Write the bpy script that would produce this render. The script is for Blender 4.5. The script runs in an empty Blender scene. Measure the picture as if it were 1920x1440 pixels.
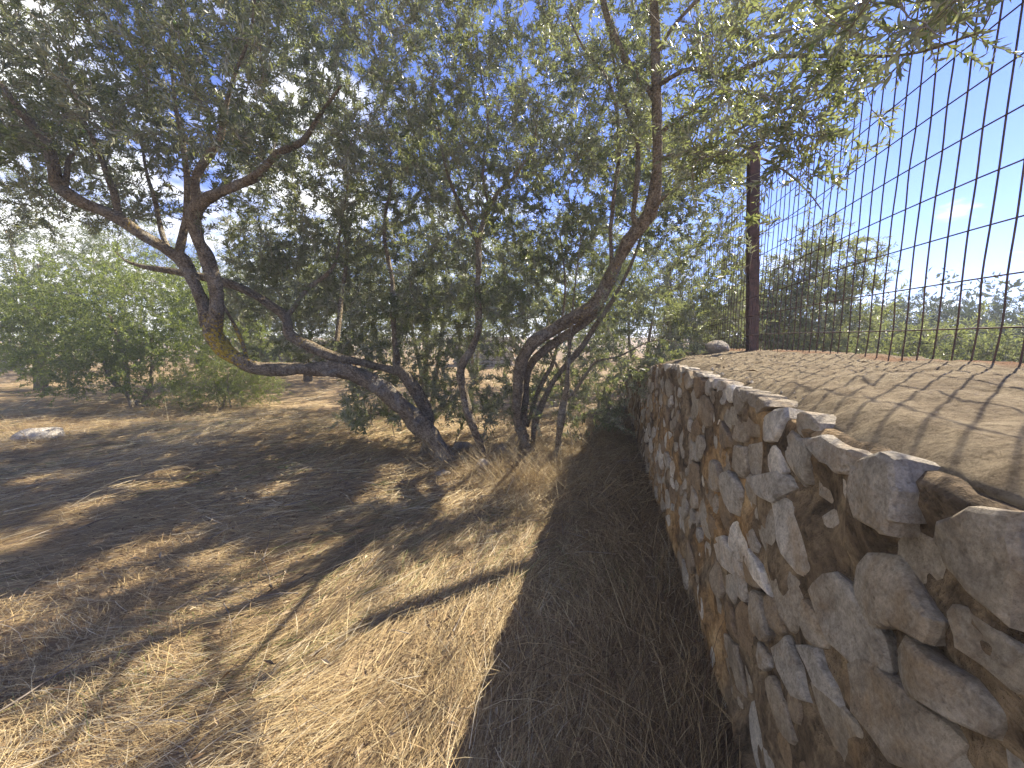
import bpy, math, random
import numpy as np
from mathutils import Matrix, Vector
random.seed(7)
RNG = np.random.default_rng(11)
S = bpy.context.scene
R = math.radians

# ------------------------------------------------------------------ camera
EYE = 1.5
F = 721.0
SP, CP = 0.1212, 0.9926
cam_d = bpy.data.cameras.new('camera')
cam = bpy.data.objects.new('camera', cam_d)
S.collection.objects.link(cam)
S.camera = cam
cam_d.sensor_width = 36.0
cam_d.lens = 36.0 * F / 1920.0
cam_d.clip_start = 0.03
cam_d.clip_end = 3000
cam.location = (0, 0, EYE)
cam.rotation_euler = (math.pi / 2 - math.asin(SP), 0, 0)

# ------------------------------------------------------------------ sky, sun, exposure
SUN_AZ, SUN_EL = R(55), R(41)          # azimuth to the right of the view axis (+Y)
w = bpy.data.worlds.new('World')
S.world = w
w.use_nodes = True
nt = w.node_tree
nt.nodes.clear()
N = nt.nodes.new
L = nt.links.new
out = N('ShaderNodeOutputWorld')
bg = N('ShaderNodeBackground')
sky = N('ShaderNodeTexSky')
sky.sky_type = 'NISHITA'
sky.sun_disc = False
sky.sun_elevation = SUN_EL
sky.sun_rotation = SUN_AZ
sky.air_density = 0.8
sky.dust_density = 0.0
sky.ozone_density = 1.3
tc = N('ShaderNodeTexCoord')
sep = N('ShaderNodeSeparateXYZ')
L(tc.outputs['Generated'], sep.inputs[0])
zz = N('ShaderNodeMath'); zz.operation = 'ADD'; zz.inputs[1].default_value = 0.22
L(sep.outputs['Z'], zz.inputs[0])
dx = N('ShaderNodeMath'); dx.operation = 'DIVIDE'
dy = N('ShaderNodeMath'); dy.operation = 'DIVIDE'
L(sep.outputs['X'], dx.inputs[0]); L(zz.outputs[0], dx.inputs[1])
L(sep.outputs['Y'], dy.inputs[0]); L(zz.outputs[0], dy.inputs[1])
cmb = N('ShaderNodeCombineXYZ')
L(dx.outputs[0], cmb.inputs[0]); L(dy.outputs[0], cmb.inputs[1])
cn = N('ShaderNodeTexNoise')
cn.inputs['Scale'].default_value = 2.1
cn.inputs['Detail'].default_value = 7
cn.inputs['Roughness'].default_value = 0.55
L(cmb.outputs[0], cn.inputs['Vector'])
bias = N('ShaderNodeMath'); bias.operation = 'MULTIPLY_ADD'    # more cloud away from the sun's side
bias.inputs[1].default_value = -0.15
L(sep.outputs['X'], bias.inputs[0]); L(cn.outputs['Fac'], bias.inputs[2])
cr = N('ShaderNodeValToRGB')
cr.color_ramp.elements[0].position = 0.46
cr.color_ramp.elements[0].color = (0, 0, 0, 1)
cr.color_ramp.elements[1].position = 0.60
cr.color_ramp.elements[1].color = (1, 1, 1, 1)
bz = N('ShaderNodeMath'); bz.operation = 'MULTIPLY_ADD'; bz.inputs[1].default_value = -0.20
L(sep.outputs['Z'], bz.inputs[0]); L(bias.outputs[0], bz.inputs[2])
L(bz.outputs[0], cr.inputs[0])
mixc = N('ShaderNodeMixRGB')
mixc.inputs['Color2'].default_value = (6.8, 6.8, 6.8, 1)
L(cr.outputs['Color'], mixc.inputs['Fac'])
tint = N('ShaderNodeMixRGB'); tint.blend_type = 'MULTIPLY'; tint.inputs['Fac'].default_value = 1
tint.inputs['Color2'].default_value = (0.62, 0.635, 1.02, 1)
L(sky.outputs[0], tint.inputs['Color1'])
L(tint.outputs[0], mixc.inputs['Color1'])
L(mixc.outputs[0], bg.inputs['Color'])
bg.inputs['Strength'].default_value = 0.094
L(bg.outputs[0], out.inputs['Surface'])

sl = bpy.data.lights.new('sun', 'SUN')
sl.energy = 5.0
sl.angle = R(0.45)
sl.color = (1.0, 0.90, 0.75)
sun = bpy.data.objects.new('sun', sl)
S.collection.objects.link(sun)
sdir = Vector((math.sin(SUN_AZ) * math.cos(SUN_EL), math.cos(SUN_AZ) * math.cos(SUN_EL), math.sin(SUN_EL)))
sun.rotation_euler = sdir.to_track_quat('Z', 'Y').to_euler()
sun.location = (20, 12, 20)

S.view_settings.view_transform = 'Standard'
S.view_settings.look = 'None'
S.view_settings.exposure = 1.62
S.view_settings.gamma = 1
S.view_settings.use_curve_mapping = False
S.cycles.use_denoising = True
S.cycles.denoising_prefilter = 'ACCURATE'
S.cycles.max_bounces = 8
S.cycles.transparent_max_bounces = 4

# ------------------------------------------------------------------ numpy helpers
def unit(v):
    v = np.asarray(v, float)
    return v / np.maximum(np.linalg.norm(v, axis=-1, keepdims=True), 1e-9)

def at(u, v, Y):
    """a point seen at photo pixel (u, v), Y metres ahead"""
    a = (u - 960) / F; b = (720 - v) / F
    dyv = CP + b * SP; dz = -SP + b * CP
    t = Y / dyv
    return np.array([a * t, Y, EYE + t * dz])

def project(p):
    p = np.asarray(p, float)
    x, y, z = p[..., 0], p[..., 1], p[..., 2] - EYE
    f = y * CP - z * SP
    up = y * SP + z * CP
    f = np.where(f < 0.05, 0.05, f)
    return 960 + F * x / f, 720 - F * up / f, f

def h2(ix, iy, seed):
    n = (ix * 374761393 + iy * 668265263 + seed * 1442695041) & 0xffffffff
    n = ((n ^ (n >> 13)) * 1274126177) & 0xffffffff
    return ((n ^ (n >> 16)) & 0xffff) / 65535.0

def vnoise(x, y, seed=0):
    x = np.asarray(x, float); y = np.asarray(y, float)
    ix = np.floor(x).astype(np.int64); iy = np.floor(y).astype(np.int64)
    fx = x - ix; fy = y - iy
    fx = fx * fx * (3 - 2 * fx); fy = fy * fy * (3 - 2 * fy)
    a = h2(ix, iy, seed); b = h2(ix + 1, iy, seed); c = h2(ix, iy + 1, seed); d = h2(ix + 1, iy + 1, seed)
    return (a * (1 - fx) + b * fx) * (1 - fy) + (c * (1 - fx) + d * fx) * fy - 0.5

def fbm(x, y, seed=0, octv=4):
    r = 0; a = 1.0
    for k in range(octv):
        r = r + a * vnoise(x * 2 ** k, y * 2 ** k, seed + k); a *= 0.5
    return r

# wall frame: s runs along the wall, d across it to the right
WAZ = R(13.33)
WD = np.array([math.sin(WAZ), math.cos(WAZ)]); WN = np.array([math.cos(WAZ), -math.sin(WAZ)])
def wall_pt(s, d, z):
    s, d, z = np.broadcast_arrays(np.asarray(s, float), np.asarray(d, float), np.asarray(z, float))
    return np.stack([s * WD[0] + d * WN[0], s * WD[1] + d * WN[1], z], -1)

def ground_z(x, y):
    x = np.asarray(x, float); y = np.asarray(y, float)
    r = np.hypot(x, y)
    d = x * WN[0] + y * WN[1]
    lump = 0.10 * fbm(x * 0.55 + 3, y * 0.55, 5, 3) + 0.05 * vnoise(x * 2.3, y * 2.3, 9)
    lump *= np.clip(1.2 - r / 40, 0.25, 1)
    mound = 0.22 * np.exp(-(((x + 0.35) / 0.8) ** 2 + ((y - 4.55) / 0.55) ** 2)) * 0.45
    wallr = 0.05 * np.exp(-((d - 0.4) / 0.35) ** 2)
    far = 0.25 * np.clip((y - 9) / 8, 0, 1)
    return lump + mound + wallr + far

def mesh_np(name, verts, faces, mat=None, smooth=False, fattr=None, vattr=None, mats=None, fmat=None):
    verts = np.asarray(verts, np.float32); faces = np.asarray(faces, np.int32)
    me = bpy.data.meshes.new(name)
    nf, k = faces.shape
    me.vertices.add(len(verts)); me.vertices.foreach_set('co', verts.ravel())
    me.loops.add(nf * k); me.loops.foreach_set('vertex_index', faces.ravel())
    me.polygons.add(nf)
    me.polygons.foreach_set('loop_start', np.arange(0, nf * k, k, dtype=np.int32))
    me.polygons.foreach_set('use_smooth', np.full(nf, smooth, dtype=bool))
    for m in (mats or ([mat] if mat else [])):
        me.materials.append(m)
    if fmat is not None:
        me.polygons.foreach_set('material_index', np.asarray(fmat, np.int32))
    me.update(calc_edges=True)
    for nm, arr in (fattr or {}).items():
        a = me.attributes.new(nm, 'FLOAT', 'FACE'); a.data.foreach_set('value', np.asarray(arr, np.float32))
    for nm, arr in (vattr or {}).items():
        a = me.attributes.new(nm, 'FLOAT', 'POINT'); a.data.foreach_set('value', np.asarray(arr, np.float32))
    return me

def link(name, data, parent=None, loc=None):
    o = bpy.data.objects.new(name, data)
    S.collection.objects.link(o)
    if loc is not None:
        o.location = loc
    if parent is not None:
        o.parent = parent
        o.matrix_parent_inverse = Matrix.Translation(-Vector(parent_world(parent)))
    return o

def parent_world(p):
    v = Vector(p.location)
    q = p
    while q.parent is not None:
        q = q.parent
        if q.type == 'EMPTY':
            v = v * 0 + Vector(q.location); break
    return v if p.type == 'EMPTY' else (Vector(q.location) if q.type == 'EMPTY' else v)

def child(name, data, parent, kind=None, label=None, mw=None):
    """a part whose mesh is written in world coordinates"""
    o = bpy.data.objects.new(name, data)
    S.collection.objects.link(o)
    o.parent = parent
    root = parent
    while root.parent is not None:
        root = root.parent
    # every root empty only translates, and every part sits at the world origin
    inv = Matrix.Translation(-Vector(root.location)) if parent is root else Matrix.Identity(4)
    o.matrix_parent_inverse = inv
    if mw is not None:
        o.matrix_basis = mw
    if kind: o['kind'] = kind
    if label: o['label'] = label
    return o

def thing(name, label, cat, loc=(0, 0, 0), group=None):
    o = bpy.data.objects.new(name, None)
    S.collection.objects.link(o)
    o.empty_display_size = 0.2
    o.location = loc
    o['label'] = label; o['category'] = cat
    if group: o['group'] = group
    return o

def catmull(P, step):
    P = np.asarray(P, float)
    if len(P) < 3:
        n = max(2, int(np.linalg.norm(P[1][:3] - P[0][:3]) / step))
        return np.array([P[0] + (P[-1] - P[0]) * t for t in np.linspace(0, 1, n + 1)])
    Q = np.vstack([2 * P[0] - P[1], P, 2 * P[-1] - P[-2]])
    res = []
    for i in range(1, len(Q) - 2):
        p0, p1, p2, p3 = Q[i - 1], Q[i], Q[i + 1], Q[i + 2]
        n = max(2, int(np.linalg.norm(p2[:3] - p1[:3]) / step))
        for t in np.arange(n) / n:
            res.append(0.5 * (2 * p1 + (p2 - p0) * t + (2 * p0 - 5 * p1 + 4 * p2 - p3) * t * t + (3 * p1 - p0 - 3 * p2 + p3) * t ** 3))
    res.append(P[-1])
    return np.array(res)

def tube(path, rad, ns=10, knob=0.10, seed=0, cap=True):
    """quads as tris? returns verts, quad faces"""
    path = np.asarray(path, float); n = len(path)
    rad = np.asarray(rad, float)
    T = unit(np.gradient(path, axis=0))
    ref = np.array([0.3, 0.9, 0.1]) if abs(T[0][2]) > 0.6 else np.array([0, 0, 1.0])
    A = unit(np.cross(T[0], ref)); fr = []
    for i in range(n):
        A = unit(A - T[i] * np.dot(A, T[i])); fr.append((A, np.cross(T[i], A)))
    an = np.linspace(0, 2 * np.pi, ns, endpoint=False)
    slen = np.concatenate([[0], np.cumsum(np.linalg.norm(np.diff(path, axis=0), axis=1))])
    V = np.zeros((n, ns, 3))
    for i in range(n):
        rr = np.full(ns, rad[i])
        if knob:
            k1 = vnoise(np.cos(an) * 1.3 + seed * 7.1, np.sin(an) * 1.3 + slen[i] * 4.5, seed) * 2
            k2 = vnoise(an * 2.2 + seed, np.full(ns, slen[i] * 14), seed + 3)
            rr = rad[i] * (1 + knob * (1.3 * k1 + 0.7 * k2))
        V[i] = path[i] + rr[:, None] * (np.cos(an)[:, None] * fr[i][0] + np.sin(an)[:, None] * fr[i][1])
    Fq = []
    for i in range(n - 1):
        for j in range(ns):
            k = (j + 1) % ns
            Fq.append((i * ns + j, i * ns + k, (i + 1) * ns + k, (i + 1) * ns + j))
    V = V.reshape(-1, 3)
    if cap:
        V = np.vstack([V, path[-1:] + T[-1] * rad[-1] * 0.4]); c = len(V) - 1; b = (n - 1) * ns
        for j in range(0, ns, 1):
            Fq.append((b + j, b + (j + 1) % ns, c, c))
    F3 = []
    for q in Fq:
        F3.append(q[:3])
        if q[2] != q[3]:
            F3.append((q[0], q[2], q[3]))
    return V, np.array(F3)

def many_tubes(P0, P1, P2, r0, r1, ns=3, seg=3):
    """thin tapered bent stems, P0->P2 bowed by P1 (quadratic); all numpy, tris"""
    M = len(P0)
    t = np.linspace(0, 1, seg + 1)
    C = ((1 - t) ** 2)[None, :, None] * P0[:, None] + (2 * t * (1 - t))[None, :, None] * P1[:, None] + (t ** 2)[None, :, None] * P2[:, None]
    T = unit(np.gradient(C, axis=1))
    ref = np.where(np.abs(T[..., 2:3]) > 0.8, np.array([1.0, 0, 0]), np.array([0, 0, 1.0]))
    A = unit(np.cross(T, ref)); B = np.cross(T, A)
    rr = r0[:, None] * (1 - t)[None] + r1[:, None] * t[None]
    an = np.linspace(0, 2 * np.pi, ns, endpoint=False)
    V = C[:, :, None] + rr[:, :, None, None] * (np.cos(an)[None, None, :, None] * A[:, :, None] + np.sin(an)[None, None, :, None] * B[:, :, None])
    V = V.reshape(-1, 3)
    base = np.arange(M)[:, None, None] * ((seg + 1) * ns)
    i = np.arange(seg)[None, :, None]; j = np.arange(ns)[None, None, :]; k = (j + 1) % ns
    a = base + i * ns + j; b = base + i * ns + k; c = base + (i + 1) * ns + k; d = base + (i + 1) * ns + j
    Fa = np.stack([a, b, c], -1).reshape(-1, 3); Fb = np.stack([a, c, d], -1).reshape(-1, 3)
    return V, np.vstack([Fa, Fb])

def join(parts):
    vs, fs, o = [], [], 0
    for v, f in parts:
        vs.append(v); fs.append(np.asarray(f) + o); o += len(v)
    return np.vstack(vs), np.vstack(fs)

# ------------------------------------------------------------------ materials
def new_mat(name):
    m = bpy.data.materials.new(name); m.use_nodes = True
    t = m.node_tree; t.nodes.clear()
    o = t.nodes.new('ShaderNodeOutputMaterial')
    return m, t, o

def ramp(t, fac, stops, interp='LINEAR'):
    r = t.nodes.new('ShaderNodeValToRGB')
    e = r.color_ramp.elements
    while len(e) < len(stops): e.new(0.5)
    for k, (p, c) in enumerate(stops):
        e[k].position = p; e[k].color = (*c, 1)
    r.color_ramp.interpolation = interp
    t.links.new(fac, r.inputs[0])
    return r.outputs[0]

def noise(t, scale, detail=5, rough=0.55, vec=None, dist=0.0):
    n = t.nodes.new('ShaderNodeTexNoise')
    n.inputs['Scale'].default_value = scale; n.inputs['Detail'].default_value = detail
    n.inputs['Roughness'].default_value = rough; n.inputs['Distortion'].default_value = dist
    if vec is not None: t.links.new(vec, n.inputs['Vector'])
    return n.outputs['Fac']

def coords(t, scale=(1, 1, 1), rot=(0, 0, 0), kind='Object'):
    c = t.nodes.new('ShaderNodeTexCoord'); mp = t.nodes.new('ShaderNodeMapping')
    mp.inputs['Scale'].default_value = scale; mp.inputs['Rotation'].default_value = rot
    t.links.new(c.outputs[kind], mp.inputs[0])
    return mp.outputs[0]

def mixrgb(t, fac, a, b, mode='MIX'):
    m = t.nodes.new('ShaderNodeMixRGB'); m.blend_type = mode
    for s, x in (('Fac', fac), ('Color1', a), ('Color2', b)):
        if isinstance(x, (int, float)): m.inputs[s].default_value = x
        elif isinstance(x, tuple): m.inputs[s].default_value = (*x, 1)
        else: t.links.new(x, m.inputs[s])
    return m.outputs[0]

def bump(t, h, strength=0.5, dist=0.02, prev=None):
    b = t.nodes.new('ShaderNodeBump')
    b.inputs['Strength'].default_value = strength; b.inputs['Distance'].default_value = dist
    t.links.new(h, b.inputs['Height'])
    if prev is not None: t.links.new(prev, b.inputs['Normal'])
    return b.outputs[0]

def principled(t, o, col, rough=0.9, nrm=None, spec=0.3):
    p = t.nodes.new('ShaderNodeBsdfPrincipled')
    if isinstance(col, tuple): p.inputs['Base Color'].default_value = (*col, 1)
    else: t.links.new(col, p.inputs['Base Color'])
    if isinstance(rough, (int, float)): p.inputs['Roughness'].default_value = rough
    else: t.links.new(rough, p.inputs['Roughness'])
    p.inputs['Specular IOR Level'].default_value = spec
    if nrm is not None: t.links.new(nrm, p.inputs['Normal'])
    if o is not None: t.links.new(p.outputs[0], o.inputs['Surface'])
    return p

def attr(t, name):
    a = t.nodes.new('ShaderNodeAttribute'); a.attribute_name = name
    return a.outputs['Fac']

def leaf_material(name, top, under, yellow, transl=0.3, rough=0.38):
    m, t, o = new_mat(name)
    v = attr(t, 'var')
    face = ramp(t, v, [(0.0, tuple(c * 0.6 for c in top)), (0.55, top), (0.9, tuple(c * 1.45 for c in top)), (1.0, yellow)])
    back = ramp(t, v, [(0.0, tuple(c * 0.75 for c in under)), (1.0, under)])
    g = t.nodes.new('ShaderNodeNewGeometry')
    col = mixrgb(t, g.outputs['Backfacing'], face, back)
    p = principled(t, None, col, rough, None, 0.45)
    tr = t.nodes.new('ShaderNodeBsdfTranslucent')
    tcol = ramp(t, v, [(0.0, (top[0] * 1.5, top[1] * 1.65, top[2] * 1.2)), (1.0, (top[0] * 3.0, top[1] * 3.1, top[2] * 1.6))])
    t.links.new(tcol, tr.inputs[0])
    mx = t.nodes.new('ShaderNodeMixShader'); mx.inputs[0].default_value = transl
    t.links.new(p.outputs[0], mx.inputs[1]); t.links.new(tr.outputs[0], mx.inputs[2])
    t.links.new(mx.outputs[0], o.inputs['Surface'])
    return m

M_LEAF = leaf_material('olive_leaf', (0.125, 0.138, 0.068), (0.39, 0.39, 0.28), (0.32, 0.30, 0.11), 0.36)
M_LEAF_GREEN = leaf_material('green_leaf', (0.125, 0.148, 0.045), (0.23, 0.25, 0.11), (0.36, 0.36, 0.09), 0.5, 0.45)
M_LEAF_FAR = leaf_material('far_olive_leaf', (0.115, 0.13, 0.06), (0.24, 0.27, 0.19), (0.26, 0.26, 0.12), 0.35, 0.5)
M_LEAF_BLUE = leaf_material('grey_green_leaf', (0.065, 0.08, 0.055), (0.15, 0.17, 0.14), (0.16, 0.17, 0.10), 0.15, 0.6)

def bark_material():
    m, t, o = new_mat('olive_bark')
    c = coords(t)
    n1 = noise(t, 14, 6, 0.65, c); n2 = noise(t, 55, 5, 0.6, c); n3 = noise(t, 4.5, 4, 0.6, c, 0.6)
    col = ramp(t, n1, [(0.30, (0.075, 0.052, 0.030)), (0.48, (0.27, 0.21, 0.13)), (0.70, (0.54, 0.45, 0.31))])
    col = mixrgb(t, 0.45, col, ramp(t, n2, [(0.38, (0.04, 0.028, 0.016)), (0.60, (0.38, 0.315, 0.21))]))
    pale = ramp(t, n3, [(0.52, (0, 0, 0)), (0.62, (1, 1, 1))])
    col = mixrgb(t, mixrgb(t, 1.0, pale, (0.5, 0.5, 0.5), 'MULTIPLY'), col, (0.34, 0.33, 0.28))
    lich = attr(t, 'lichen')
    ln = noise(t, 26, 5, 0.7, c)
    add = t.nodes.new('ShaderNodeMath'); add.operation = 'MULTIPLY_ADD'
    t.links.new(lich, add.inputs[0]); add.inputs[1].default_value = 0.33
    t.links.new(ln, add.inputs[2])
    lf = ramp(t, add.outputs[0], [(0.69, (0, 0, 0)), (0.76, (1, 1, 1))])
    col = mixrgb(t, lf, col, ramp(t, n2, [(0.3, (0.45, 0.29, 0.02)), (0.7, (0.72, 0.53, 0.08))]))
    vc = t.nodes.new('ShaderNodeTexVoronoi'); vc.feature = 'DISTANCE_TO_EDGE'; vc.inputs['Scale'].default_value = 34
    wob = t.nodes.new('ShaderNodeMixRGB'); wob.blend_type = 'ADD'; wob.inputs['Fac'].default_value = 0.06
    nw = t.nodes.new('ShaderNodeTexNoise'); nw.inputs['Scale'].default_value = 22
    t.links.new(c, nw.inputs['Vector']); t.links.new(c, wob.inputs['Color1']); t.links.new(nw.outputs['Color'], wob.inputs['Color2'])
    t.links.new(wob.outputs[0], vc.inputs['Vector'])
    ck = ramp(t, vc.outputs['Distance'], [(0.0, (0, 0, 0)), (0.14, (1, 1, 1))])
    col = mixrgb(t, 0.6, col, ramp(t, vc.outputs['Distance'], [(0.0, (0.35, 0.32, 0.3)), (0.10, (1, 1, 1))]), 'MULTIPLY')
    b = bump(t, n1, 1.0, 0.045); b = bump(t, ck, 0.7, 0.012, b); b = bump(t, n2, 1.0, 0.02, b)
    principled(t, o, col, 0.92, b, 0.2)
    return m
M_BARK = bark_material()

def twig_material():
    m, t, o = new_mat('twig')
    c = coords(t)
    n = noise(t, 9, 3, 0.6, c)
    principled(t, o, ramp(t, n, [(0.3, (0.11, 0.085, 0.06)), (0.7, (0.33, 0.285, 0.225))]), 0.8, None, 0.25)
    return m
M_TWIG = twig_material()

def straw_material():
    m, t, o = new_mat('dry_straw')
    v = attr(t, 'var')
    col = ramp(t, v, [(0.0, (0.12, 0.075, 0.038)), (0.25, (0.27, 0.185, 0.092)), (0.55, (0.46, 0.345, 0.17)), (0.85, (0.61, 0.50, 0.285)), (0.965, (0.62, 0.55, 0.40)), (1.0, (0.17, 0.20, 0.06))])
    p = principled(t, None, col, 0.55, None, 0.35)
    tr = t.nodes.new('ShaderNodeBsdfTranslucent'); t.links.new(col, tr.inputs[0])
    mx = t.nodes.new('ShaderNodeMixShader'); mx.inputs[0].default_value = 0.25
    t.links.new(p.outputs[0], mx.inputs[1]); t.links.new(tr.outputs[0], mx.inputs[2])
    t.links.new(mx.outputs[0], o.inputs['Surface'])
    return m
M_STRAW = straw_material()

def ground_material():
    m, t, o = new_mat('straw_covered_soil')
    c = coords(t)
    big = noise(t, 0.45, 5, 0.6, c); mid = noise(t, 3.5, 6, 0.65, c, 0.5)
    sv = coords(t, (7, 60, 20), (0, 0, R(35))); st = noise(t, 1.0, 4, 0.6, sv, 0.8)
    col = ramp(t, st, [(0.3, (0.09, 0.06, 0.035)), (0.55, (0.26, 0.19, 0.11)), (0.75, (0.44, 0.36, 0.23))])
    col = mixrgb(t, 0.5, col, ramp(t, mid, [(0.3, (0.17, 0.115, 0.065)), (0.7, (0.44, 0.34, 0.20))]))
    col = mixrgb(t, ramp(t, big, [(0.45, (0, 0, 0)), (0.7, (0.55, 0.55, 0.55))]), col, (0.30, 0.20, 0.115))
    b = bump(t, st, 0.7, 0.02); b = bump(t, mid, 0.6, 0.05, b)
    principled(t, o, col, 0.95, b, 0.15)
    return m
M_GROUND = ground_material()

def stone_material(name, tones, seed, warm=0.25):
    m, t, o = new_mat(name)
    c = t.nodes.new('ShaderNodeTexCoord')
    oi = t.nodes.new('ShaderNodeObjectInfo')
    g = t.nodes.new('ShaderNodeNewGeometry')
    pos = g.outputs['Position']
    n1 = noise(t, 9 + seed, 8, 0.72, pos, 0.4); n2 = noise(t, 45, 8, 0.75, pos); n3 = noise(t, 4.2, 6, 0.7, pos, 0.5)
    pit = t.nodes.new('ShaderNodeTexVoronoi'); pit.inputs['Scale'].default_value = 60; pit.inputs['Randomness'].default_value = 1
    t.links.new(pos, pit.inputs['Vector'])
    pt = ramp(t, pit.outputs['Distance'], [(0.06, (0, 0, 0)), (0.30, (1, 1, 1))])
    strat = noise(t, 1.0, 6, 0.7, coords(t, (14, 14, 42), (0.5, 0.3, 0), 'Object'), 1.2)
    base = ramp(t, attr(t, 'var'), [(0.0, tones[0]), (0.35, tones[1]), (0.7, tones[2]), (1.0, tones[3])])
    col = mixrgb(t, 0.75, base, ramp(t, n1, [(0.30, (0.45, 0.42, 0.38)), (0.48, (1.0, 0.97, 0.93)), (0.7, (1.6, 1.56, 1.5))]), 'MULTIPLY')
    col = mixrgb(t, 0.5, col, ramp(t, n2, [(0.34, (0.45, 0.42, 0.38)), (0.58, (1.35, 1.33, 1.3))]), 'MULTIPLY')
    wm = ramp(t, n3, [(0.5, (0, 0, 0)), (0.66, (warm * 2, warm * 2, warm * 2))])
    col = mixrgb(t, wm, col, (0.42, 0.27, 0.12))
    fine = noise(t, 140, 4, 0.7, pos)
    col = mixrgb(t, 0.34, col, ramp(t, fine, [(0.36, (0.45, 0.43, 0.4)), (0.52, (1.1, 1.1, 1.08)), (0.66, (1.5, 1.48, 1.42))]), 'MULTIPLY')
    col = mixrgb(t, 0.45, col, ramp(t, pit.outputs['Distance'], [(0.05, (0.45, 0.42, 0.4)), (0.25, (1, 1, 1))]), 'MULTIPLY')
    b = bump(t, n1, 1.0, 0.045); b = bump(t, strat, 0.6, 0.02, b); b = bump(t, n2, 1.0, 0.014, b); b = bump(t, pt, 0.35, 0.006, b)
    principled(t, o, col, 0.95, b, 0.2)
    return m
M_STONE = stone_material('limestone_rubble', [(0.27, 0.20, 0.125), (0.38, 0.34, 0.27), (0.455, 0.43, 0.375), (0.70, 0.66, 0.57)], 0)
M_ROCK = stone_material('field_rock', [(0.25, 0.23, 0.2), (0.36, 0.34, 0.3), (0.46, 0.44, 0.4), (0.55, 0.53, 0.49)], 2, 0.12)

def mortar_material():
    m, t, o = new_mat('earthy_mortar')
    g = t.nodes.new('ShaderNodeNewGeometry'); pos = g.outputs['Position']
    n1 = noise(t, 6, 6, 0.7, pos, 0.6); n2 = noise(t, 38, 6, 0.7, pos); n3 = noise(t, 2.0, 3, 0.6, pos)
    col = ramp(t, n1, [(0.33, (0.045, 0.035, 0.023)), (0.49, (0.165, 0.125, 0.08)), (0.63, (0.32, 0.25, 0.155)), (0.79, (0.46, 0.38, 0.25))])
    ochre = ramp(t, n3, [(0.47, (0, 0, 0)), (0.60, (0.8, 0.8, 0.8))])
    col = mixrgb(t, ochre, col, ramp(t, n1, [(0.32, (0.09, 0.055, 0.028)), (0.5, (0.40, 0.25, 0.11)), (0.7, (0.62, 0.44, 0.22))]))
    col = mixrgb(t, 0.6, col, ramp(t, n2, [(0.36, (0.30, 0.28, 0.26)), (0.56, (1.25, 1.2, 1.15))]), 'MULTIPLY')
    b = bump(t, n1, 1.0, 0.05); b = bump(t, n2, 1.0, 0.02, b)
    principled(t, o, col, 0.97, b, 0.1)
    return m
M_MORTAR = mortar_material()

def coping_material():
    m, t, o = new_mat('rough_concrete')
    g = t.nodes.new('ShaderNodeNewGeometry'); pos = g.outputs['Position']
    n1 = noise(t, 7, 7, 0.7, pos, 0.4); n2 = noise(t, 60, 7, 0.75, pos); n3 = noise(t, 1.7, 4, 0.6, pos)
    col = ramp(t, n1, [(0.28, (0.18, 0.135, 0.085)), (0.5, (0.34, 0.275, 0.18)), (0.72, (0.46, 0.385, 0.265))])
    col = mixrgb(t, 0.6, col, ramp(t, n2, [(0.32, (0.35, 0.32, 0.3)), (0.55, (1.1, 1.08, 1.05))]), 'MULTIPLY')
    rust = t.nodes.new('ShaderNodeMath'); rust.operation = 'MULTIPLY_ADD'
    t.links.new(attr(t, 'rust'), rust.inputs[0]); rust.inputs[1].default_value = 0.5; t.links.new(n3, rust.inputs[2])
    col = mixrgb(t, ramp(t, rust.outputs[0], [(0.72, (0, 0, 0)), (0.98, (0.6, 0.6, 0.6))]), col, (0.30, 0.135, 0.06))
    n4 = noise(t, 26, 6, 0.75, pos, 0.3)
    col = mixrgb(t, 0.6, col, ramp(t, n4, [(0.36, (0.42, 0.38, 0.34)), (0.52, (1.1, 1.1, 1.08))]), 'MULTIPLY')
    b = bump(t, n1, 0.8, 0.05); b = bump(t, n4, 1.0, 0.045, b); b = bump(t, n2, 1.0, 0.02, b)
    principled(t, o, col, 0.96, b, 0.12)
    return m
M_COPING = coping_material()

def rust_material():
    m, t, o = new_mat('rusty_steel')
    g = t.nodes.new('ShaderNodeNewGeometry'); pos = g.outputs['Position']
    n1 = noise(t, 18, 6, 0.7, pos); n2 = noise(t, 90, 4, 0.6, pos)
    col = ramp(t, n1, [(0.3, (0.030, 0.021, 0.018)), (0.5, (0.075, 0.045, 0.035)), (0.72, (0.14, 0.075, 0.052))])
    principled(t, o, col, 0.75, bump(t, n2, 0.4, 0.004), 0.35)
    return m
M_RUST = rust_material()

def fruit_material():
    m, t, o = new_mat('green_olive')
    principled(t, o, (0.16, 0.24, 0.045), 0.3, None, 0.5)
    return m
M_FRUIT = fruit_material()

# ------------------------------------------------------------------ ground
def build_ground():
    rr = np.concatenate([[0.0], np.geomspace(0.25, 900, 140)])
    na = 190
    an = np.linspace(0, 2 * np.pi, na, endpoint=False)
    X = rr[:, None] * np.sin(an)[None]; Y = rr[:, None] * np.cos(an)[None]
    Z = ground_z(X, Y)
    V = np.stack([X, Y, Z], -1).reshape(-1, 3)
    i = np.arange(len(rr) - 1)[:, None]; j = np.arange(na)[None]; k = (j + 1) % na
    a = i * na + j; b = i * na + k; c = (i + 1) * na + k; d = (i + 1) * na + j
    Fq = np.stack([a + 0 * b, d + 0 * b, c, b], -1).reshape(-1, 4)
    o = link('ground', mesh_np('ground', V, Fq, M_GROUND, True))
    o['kind'] = 'structure'
build_ground()

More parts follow.
